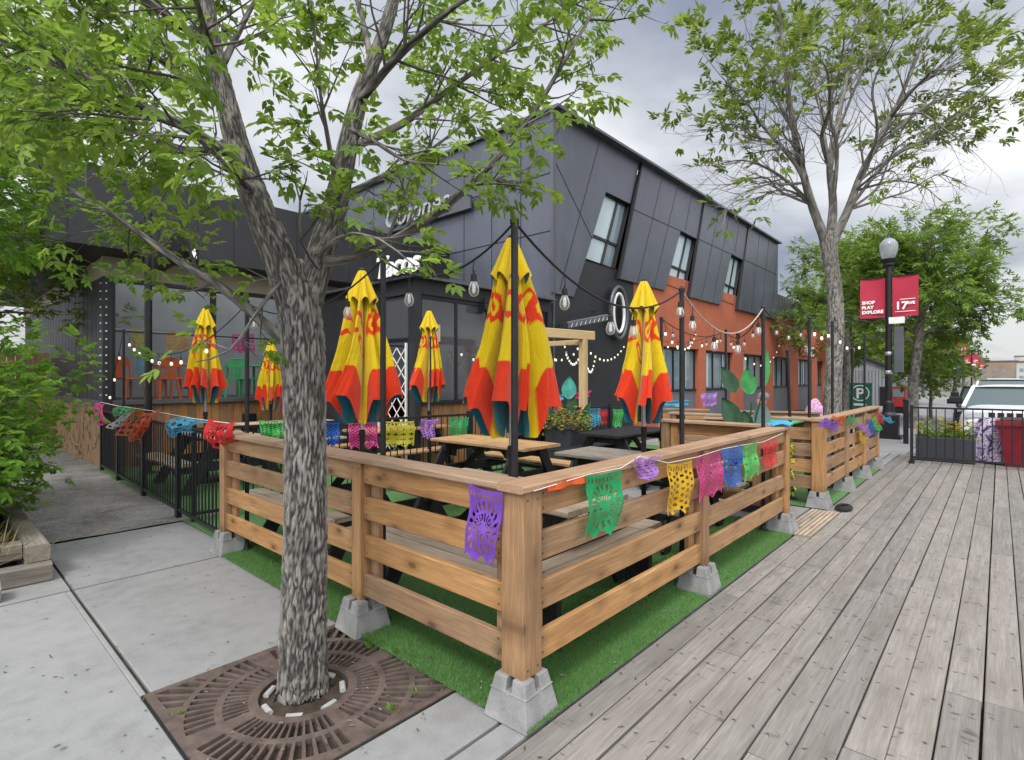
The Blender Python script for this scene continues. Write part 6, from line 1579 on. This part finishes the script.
lamp_post(48, 2.3, 'second black street lamp along the street, its banners half hidden by leaves')
lamp_post(81, 2.4, 'third black street lamp with red banners, seen above the parked white van')
lamp_post(114, 2.5, 'farthest small street lamp with red banners')
ps = thing('parking_sign', 'green parking sign box with a white P in a circle', 'sign', (23.5, 3.84, 0))
obj('panel', mb(lambda m: m.box((-.06, -.36, .30), (.06, .36, 1.42), bev=.01)), 'sign_green', ps)
obj('lettering', text_mesh('P', .52, (-.066, 0, .86), (0, -1, 0), (0, 0, 1), .004, 0, .012), 'white_print', ps)
obj('ring', mb(lambda m: m.tube([(-.065, .28*math.cos(a), 1.04+.28*math.sin(a)) for a in [2*math.pi*k/32 for k in range(33)]], .022, 6, False)), 'white_print', ps)
obj('text_bar', mb(lambda m: m.box((-.066, -.2, .58), (-.0605, .2, .66))), 'white_print', ps)
for sy in (-1, 1): obj('leg', mb(lambda m: m.box((-.03, sy*.3-.03, 0), (.03, sy*.3+.03, .3))), 'black_metal', ps)
sh = thing('grey_shed', 'small grey corrugated shed with a dark sloping roof beyond the parking sign', 'shed', (38, 5.6, 0))
m = MB(); m.prism([(4.6, 0), (7.2, 0), (7.2, 2.1), (5.9, 2.75), (4.6, 2.1)], lambda a, b, t: Vector((37+t, a, b)), 0, 4); obj('walls', m, 'corrugated', sh, True)
m = MB()
for k in range(16): m.box((36.98, 4.65+k*.16, .02), (36.997, 4.68+k*.16, 2.05))
obj('ribs', m, 'coping', sh, True)
m = MB(); m.prism([(4.4, 2.03), (5.9, 2.78), (7.4, 2.03), (7.4, 2.13), (5.9, 2.9), (4.4, 2.13)], lambda a, b, t: Vector((36.8+t, a, b)), 0, 4.4); obj('roof', m, 'cladding_dark', sh, True)
obj('door', mb(lambda m: m.box((36.95, 4.75, .0), (36.975, 5.1, 1.1))), 'black_metal', sh, True)
nb = thing('neighbour_building', 'low brown building beyond the trees on the left side of the street', 'building', (46, 9, 0))
obj('walls', mb(lambda m: m.box((46, 7.4, 0), (75, 18, 4.6))), 'brown_wall', nb, True)
obj('roof_edge', mb(lambda m: m.box((45.9, 7.3, 4.602), (75.1, 18.1, 4.8))), 'coping', nb, True)
for k in range(6): obj('window', mb(lambda m: m.box((47.2+k*4.6, 7.37, .9), (50+k*4.6, 7.395, 2.8))), 'pane', nb, True)
# red and dark planters behind the barrier
rp_ = thing('red_planter', 'large dark red tapered planter box behind the steel barrier', 'planter', (13.6, -.46, 0))
m = MB(); m.frustum((0, 0, 0), .78, .98, .74); m.box((-.52, -.52, .741), (.52, .52, .83), bev=.008); obj('box', m, 'red_plastic', rp_)
obj('soil', mb(lambda m: m.box((-.46, -.46, .83), (.46, .46, .85))), 'soil', rp_)
flw = thing('flower_trough', 'long dark grey trough of yellow flowers behind the steel barrier', 'planter', (13.3, .78, 0))
m = MB(); m.box((-.22, -.44, 0), (.22, .44, .47), bev=.02); obj('trough', m, 'dark_planter', flw)
lv = Leaves(); fy = Leaves(); r = random.Random(4)
for k in range(420): lv.leaf((r.uniform(-.22, .22), r.uniform(-.43, .43), .46+r.uniform(0, .3)*r.random()), rv(r)+Vector((0, 0, .6)), rv(r), r.uniform(.06, .12), .03, r.random())
for k in range(90):
    p = Vector((r.uniform(-.24, .2), r.uniform(-.44, .44), .52+r.uniform(0, .3)))
    for s in range(5): b = s*1.257; fy.leaf(p, (math.cos(b), math.sin(b), r.uniform(0, .6)), (0, 0, 1), .035, .03, r.random())
obj('foliage', lv.mesh('foliage'), 'leaf_far', flw); obj('blossoms', fy.mesh('blossoms'), 'f_yellow', flw)
cvr = MB(); cvr.smooth = True
cvr.surf(lambda u, v: Vector((13.75+.30*math.cos(6.2832*u)*(1.25-.75*v)*(1+.14*math.sin(u*40)*(1-v)), .06+.50*math.sin(6.2832*u)*(1.2-.75*v)*(1+.12*math.sin(u*31)*(1-v)), .02+.82*v**.8+.06*math.sin(u*19)*v*(1-v)*2)), 96, 24, closeu=True)
cvr.add([Vector((13.75+.30*math.cos(a)*.5, .06+.5*math.sin(a)*.45, .835)) for a in [2*math.pi*k/24 for k in range(24)]], [tuple(range(24))])
top('bike_cover', cvr, 'cover_cloth', 'purple and white patterned cover draped over a low shape beside the red planter', 'cover')
bw = thing('wooden_bollard', 'dark square post standing on the pavement left of the steel barrier', 'post', (16.2, 1.7, 0)); obj('post', mb(lambda m: m.box((-.05, -.05, 0), (.05, .05, 1.05), bev=.01)), 'black_metal', bw); obj('cap', mb(lambda m: m.lathe([(.07, 1.05), (.07, 1.07), (.02, 1.12)], n=10)), 'black_metal', bw)
nw = thing('news_box', 'orange red news box on the far pavement under the dense street tree', 'news box', (30, 3.4, 0)); m = MB(); m.box((-.25, -.3, .3), (.25, .3, 1.2), bev=.04); obj('case', m, 'car_red', nw); obj('window', mb(lambda m: m.box((-.256, -.2, .75), (-.251, .2, 1.1))), 'pane', nw); obj('stand', mb(lambda m: m.box((-.2, -.2, 0), (.2, .2, .299))), 'black_metal', nw)

# ================================================================== VEHICLES (front faces -X)
def car(x, y, label, paint, L_=4.7, W_=1.9, Hh=1.72, z=-.15, group=None, rz=0, van=False, name='parked_car', grille7=False, hood=0):
    root = thing(name, label, 'car', (x, y, z), rz, group)
    bt = .98*Hh/1.72+hood if not van else .98; hw = W_/2
    # body: stations along x with half width / heights
    ns = 28; prof = []
    def topz(t):
        if t < .05: return .70+hood+.22*(t/.05)
        if t < .27: return .92+hood+(bt-.92-hood+.06)*((t-.05)/.22)
        return bt+.06
    def fnb(u, v):
        t = v; xx = L_*t; a = u*2*math.pi
        c, s = math.cos(a), math.sin(a); e = .35
        px_ = math.copysign(abs(c)**e, c); pz = math.copysign(abs(s)**e, s)
        w_ = hw*(1-.10*max(0, 1-t/.10)**2-.08*max(0, (t-.92)/.08)**2); zt = topz(t) if t < .93 else topz(.9)-.2*(t-.93)/.07; zb = .30-.06*math.sin(math.pi*t)
        return Vector((xx, px_*w_*(1-.06*max(0, pz)), (zt+zb)/2+pz*(zt-zb)/2))
    m = MB(); m.smooth = True; m.surf(fnb, 40, 40, closeu=True)
    m.add([fnb(k/40, 0) for k in range(40)], [tuple(range(40))]); m.add([fnb(k/40, 1) for k in range(40)], [tuple(range(40))[::-1]])
    obj('body', m, paint, root)
    x0, x1 = (1.25, L_-.12); wx0, wx1 = (2.05, L_-.45) if not van else (1.75, L_-.2)
    wt = hw*.78; wb = hw*.94
    cab = MB(); V = [(x0, -wb, bt), (x0, wb, bt), (wx0, wt, Hh-.04), (wx0, -wt, Hh-.04), (x1, -wb, bt), (x1, wb, bt), (wx1, wt, Hh-.04), (wx1, -wt, Hh-.04)]
    cab.add(V, [(3, 2, 1, 0), (4, 5, 6, 7), (0, 4, 7, 3), (1, 2, 6, 5)]); obj('glazing', cab, 'car_glass', root)
    rf = MB(); rf.smooth = True; rf.surf(lambda u, v: (wx0-.06+(wx1-wx0+.12)*u, (v-.5)*2*(wt+.03), Hh-.05+.06*math.sin(math.pi*min(1, max(0, u*.9+.05)))**.5*(1-abs(2*v-1)**4)), 16, 12); rf.surf(lambda u, v: (wx0-.06+(wx1-wx0+.12)*u, (v-.5)*2*(wt+.03), Hh-.055), 2, 2); obj('roof', rf, paint, root)
    for sy in (-1, 1):
        obj('pillar', mb(lambda m: m.board((x0, sy*wb, bt), (wx0, sy*wt, Hh-.04), .07, .05, up=(0, 1, 0))), paint, root); obj('pillar', mb(lambda m: m.board((x1, sy*wb, bt), (wx1, sy*wt, Hh-.04), .16, .05, up=(0, 1, 0))), paint, root)
        for f in (.38, .68):
            xm = x0+(x1-x0)*f; xn = wx0+(wx1-wx0)*f; obj('pillar', mb(lambda m: m.board((xm, sy*(wb+.003), bt), (xn, sy*(wt+.003), Hh-.04), .08, .03, up=(1, 0, 0))), paint, root)
    for sy in (-1, 1):
        mm = MB(); mm.box((x0+.3, sy*(wb+.15)-.12, bt+.06), (x0+.42, sy*(wb+.15)+.12, bt+.22), bev=.03); obj('mirror', mm, 'rubber', root)
        hm_ = MB(); hm_.box((-.01, sy*(hw-.32)-.2, .72+hood), (.12, sy*(hw-.32)+.2, .86+hood), bev=.03); obj('headlight', hm_, 'lamp_glass', root)
    gm = MB(); gm.box((-.025, -.52, .66+hood), (.1, .52, .88+hood), bev=.02); g_ = obj('grille', gm, paint if grille7 else 'chrome', root)
    if grille7:
        for k in range(7): obj('slot', mb(lambda m: m.box((-.032, -.47+k*.137, .69+hood), (-.02, -.47+k*.137+.10, .85+hood))), 'rubber', g_)
    else: obj('slot', mb(lambda m: m.box((-.032, -.45, .7), (-.02, .45, .84))), 'rubber', g_)
    obj('bumper', mb(lambda m: m.box((-.07, -hw*.88, .38), (.2, hw*.88, .56), bev=.05)), 'rubber' if grille7 else paint, root)
    for sx in (.92, L_-.95):
        for sy in (-1, 1):
            wm = MB(); wm.smooth = True; c = Vector((sx, sy*(hw-.10), .34)); n_ = 24
            pr = [(.20, -.115), (.32, -.115), (.345, -.08), (.345, .08), (.32, .115), (.20, .115)]
            wm.surf(lambda u, v: c+Vector((pr[min(5, int(round(v*5)))][0]*math.cos(6.2832*u), pr[min(5, int(round(v*5)))][1], pr[min(5, int(round(v*5)))][0]*math.sin(6.2832*u))), n_, 5, closeu=True)
            wh = obj('wheel', wm, 'rubber', root)
            rm = MB(); rm.add([c+Vector((.22*math.cos(6.2832*k/16), sy*.09, .22*math.sin(6.2832*k/16))) for k in range(16)], [tuple(range(16))]); obj('rim', rm, 'chrome', wh)
    return root
gp = 'cars parked along the street'
car(14.65, -.28, 'white sports utility car facing the steel barrier with a seven slot grille', 'white_paint', Hh=1.58, group=gp, grille7=True, hood=.20)
car(21.0, .12, 'dark car parked behind the white sports utility car', 'car_dark', Hh=1.5, group=gp)
car(29, -.1, 'white van parked further along the kerb', 'white_paint', 5.2, 2.0, 1.72, group=gp, van=True)
car(37, -.1, 'silver car parked beyond the white van', 'car_silver', Hh=1.5, group=gp)
car(62, -3.6, 'dark red car driving far down the street', 'car_red', Hh=1.5, z=-.15, group='cars on the road', name='moving_car')
car(92, -3.4, 'white car driving far down the street', 'white_paint', Hh=1.5, z=-.15, group='cars on the road', name='moving_car')
car(120, -3.0, 'small dark car near the far end of the street', 'car_dark', Hh=1.6, z=-.15, group='cars on the road', name='moving_car')
# ================================================================== FAR HILL
m = MB(); m.surf(lambda u, v: (380+700*u, -420+900*v, -.31+26*(u**.7)*(1+.3*noise.noise((u*3, v*5, 0)))*min(1, .4+abs(v-.47)*3)), 40, 60); m.smooth = True; top('hill', m, 'earth', kind='structure')
for i, (x, y, w_, d_, h, mt, lb) in enumerate(((330, 2, 16, 12, 9, 'brown_wall', 'brown flat roofed building where the street ends'), (300, -12, 14, 12, 8, 'pale_wall', 'pale building at the right of the street end'), (420, 16, 22, 14, 13, 'brown_wall', 'distant brown apartment block on the hill'), (460, -20, 26, 14, 15, 'pale_wall', 'distant pale apartment block on the hill'))):
    b = thing('far_building', lb, 'building', (x, y, 0), 0, 'buildings at the far end of the street')
    obj('walls', mb(lambda m: m.box((0, -w_/2, -.3), (d_, w_/2, h))), mt, b); obj('roof', mb(lambda m: m.box((-.3, -w_/2-.3, h+.003), (d_+.3, w_/2+.3, h+.5))), 'coping', b)
    for rz_ in range(int(h/3.2)):
        for c in range(5): obj('window', mb(lambda m: m.box((-.05, -w_/2+w_*(c+.25)/5, 1+3*rz_), (-.01, -w_/2+w_*(c+.7)/5, 2.5+3*rz_))), 'pane', b)
r = random.Random(77)
for k in range(30):
    if k % 2: x, y, zb = r.uniform(130, 320), r.uniform(6.5, 22), 0
    else: x, y, zb = r.uniform(440, 600), r.uniform(-45, 45), 3
    h = r.uniform(7, 12); lv = Leaves()
    rr = h*.42
    for q in range(520):
        v_ = rv(r)*(r.random()**.33); p = Vector((x, y, zb+h*.6))+Vector((v_.x*rr, v_.y*rr, v_.z*h*.42)); p += rv(r)*.5
        lv.leaf(p, rv(r), rv(r), r.uniform(.6, 1.1), .6, r.random())
    tm = MB(); tm.tube([(x, y, zb-.3), (x+.1, y, zb+h*.35), (x, y, zb+h*.8)], [.3, .22, .05], 8)
    root = thing('far_tree', 'distant dark green tree on the left side of the far street' if k % 2 else 'distant dark green tree beyond the far end of the street', 'tree', (x, y, zb), 0, 'trees on the left side of the far street' if k % 2 else 'trees beyond the far end of the street'); obj('trunk', tm, 'bark_far', root, True); obj('crown', lv.mesh('crown'), 'leaf_dark', root, True)
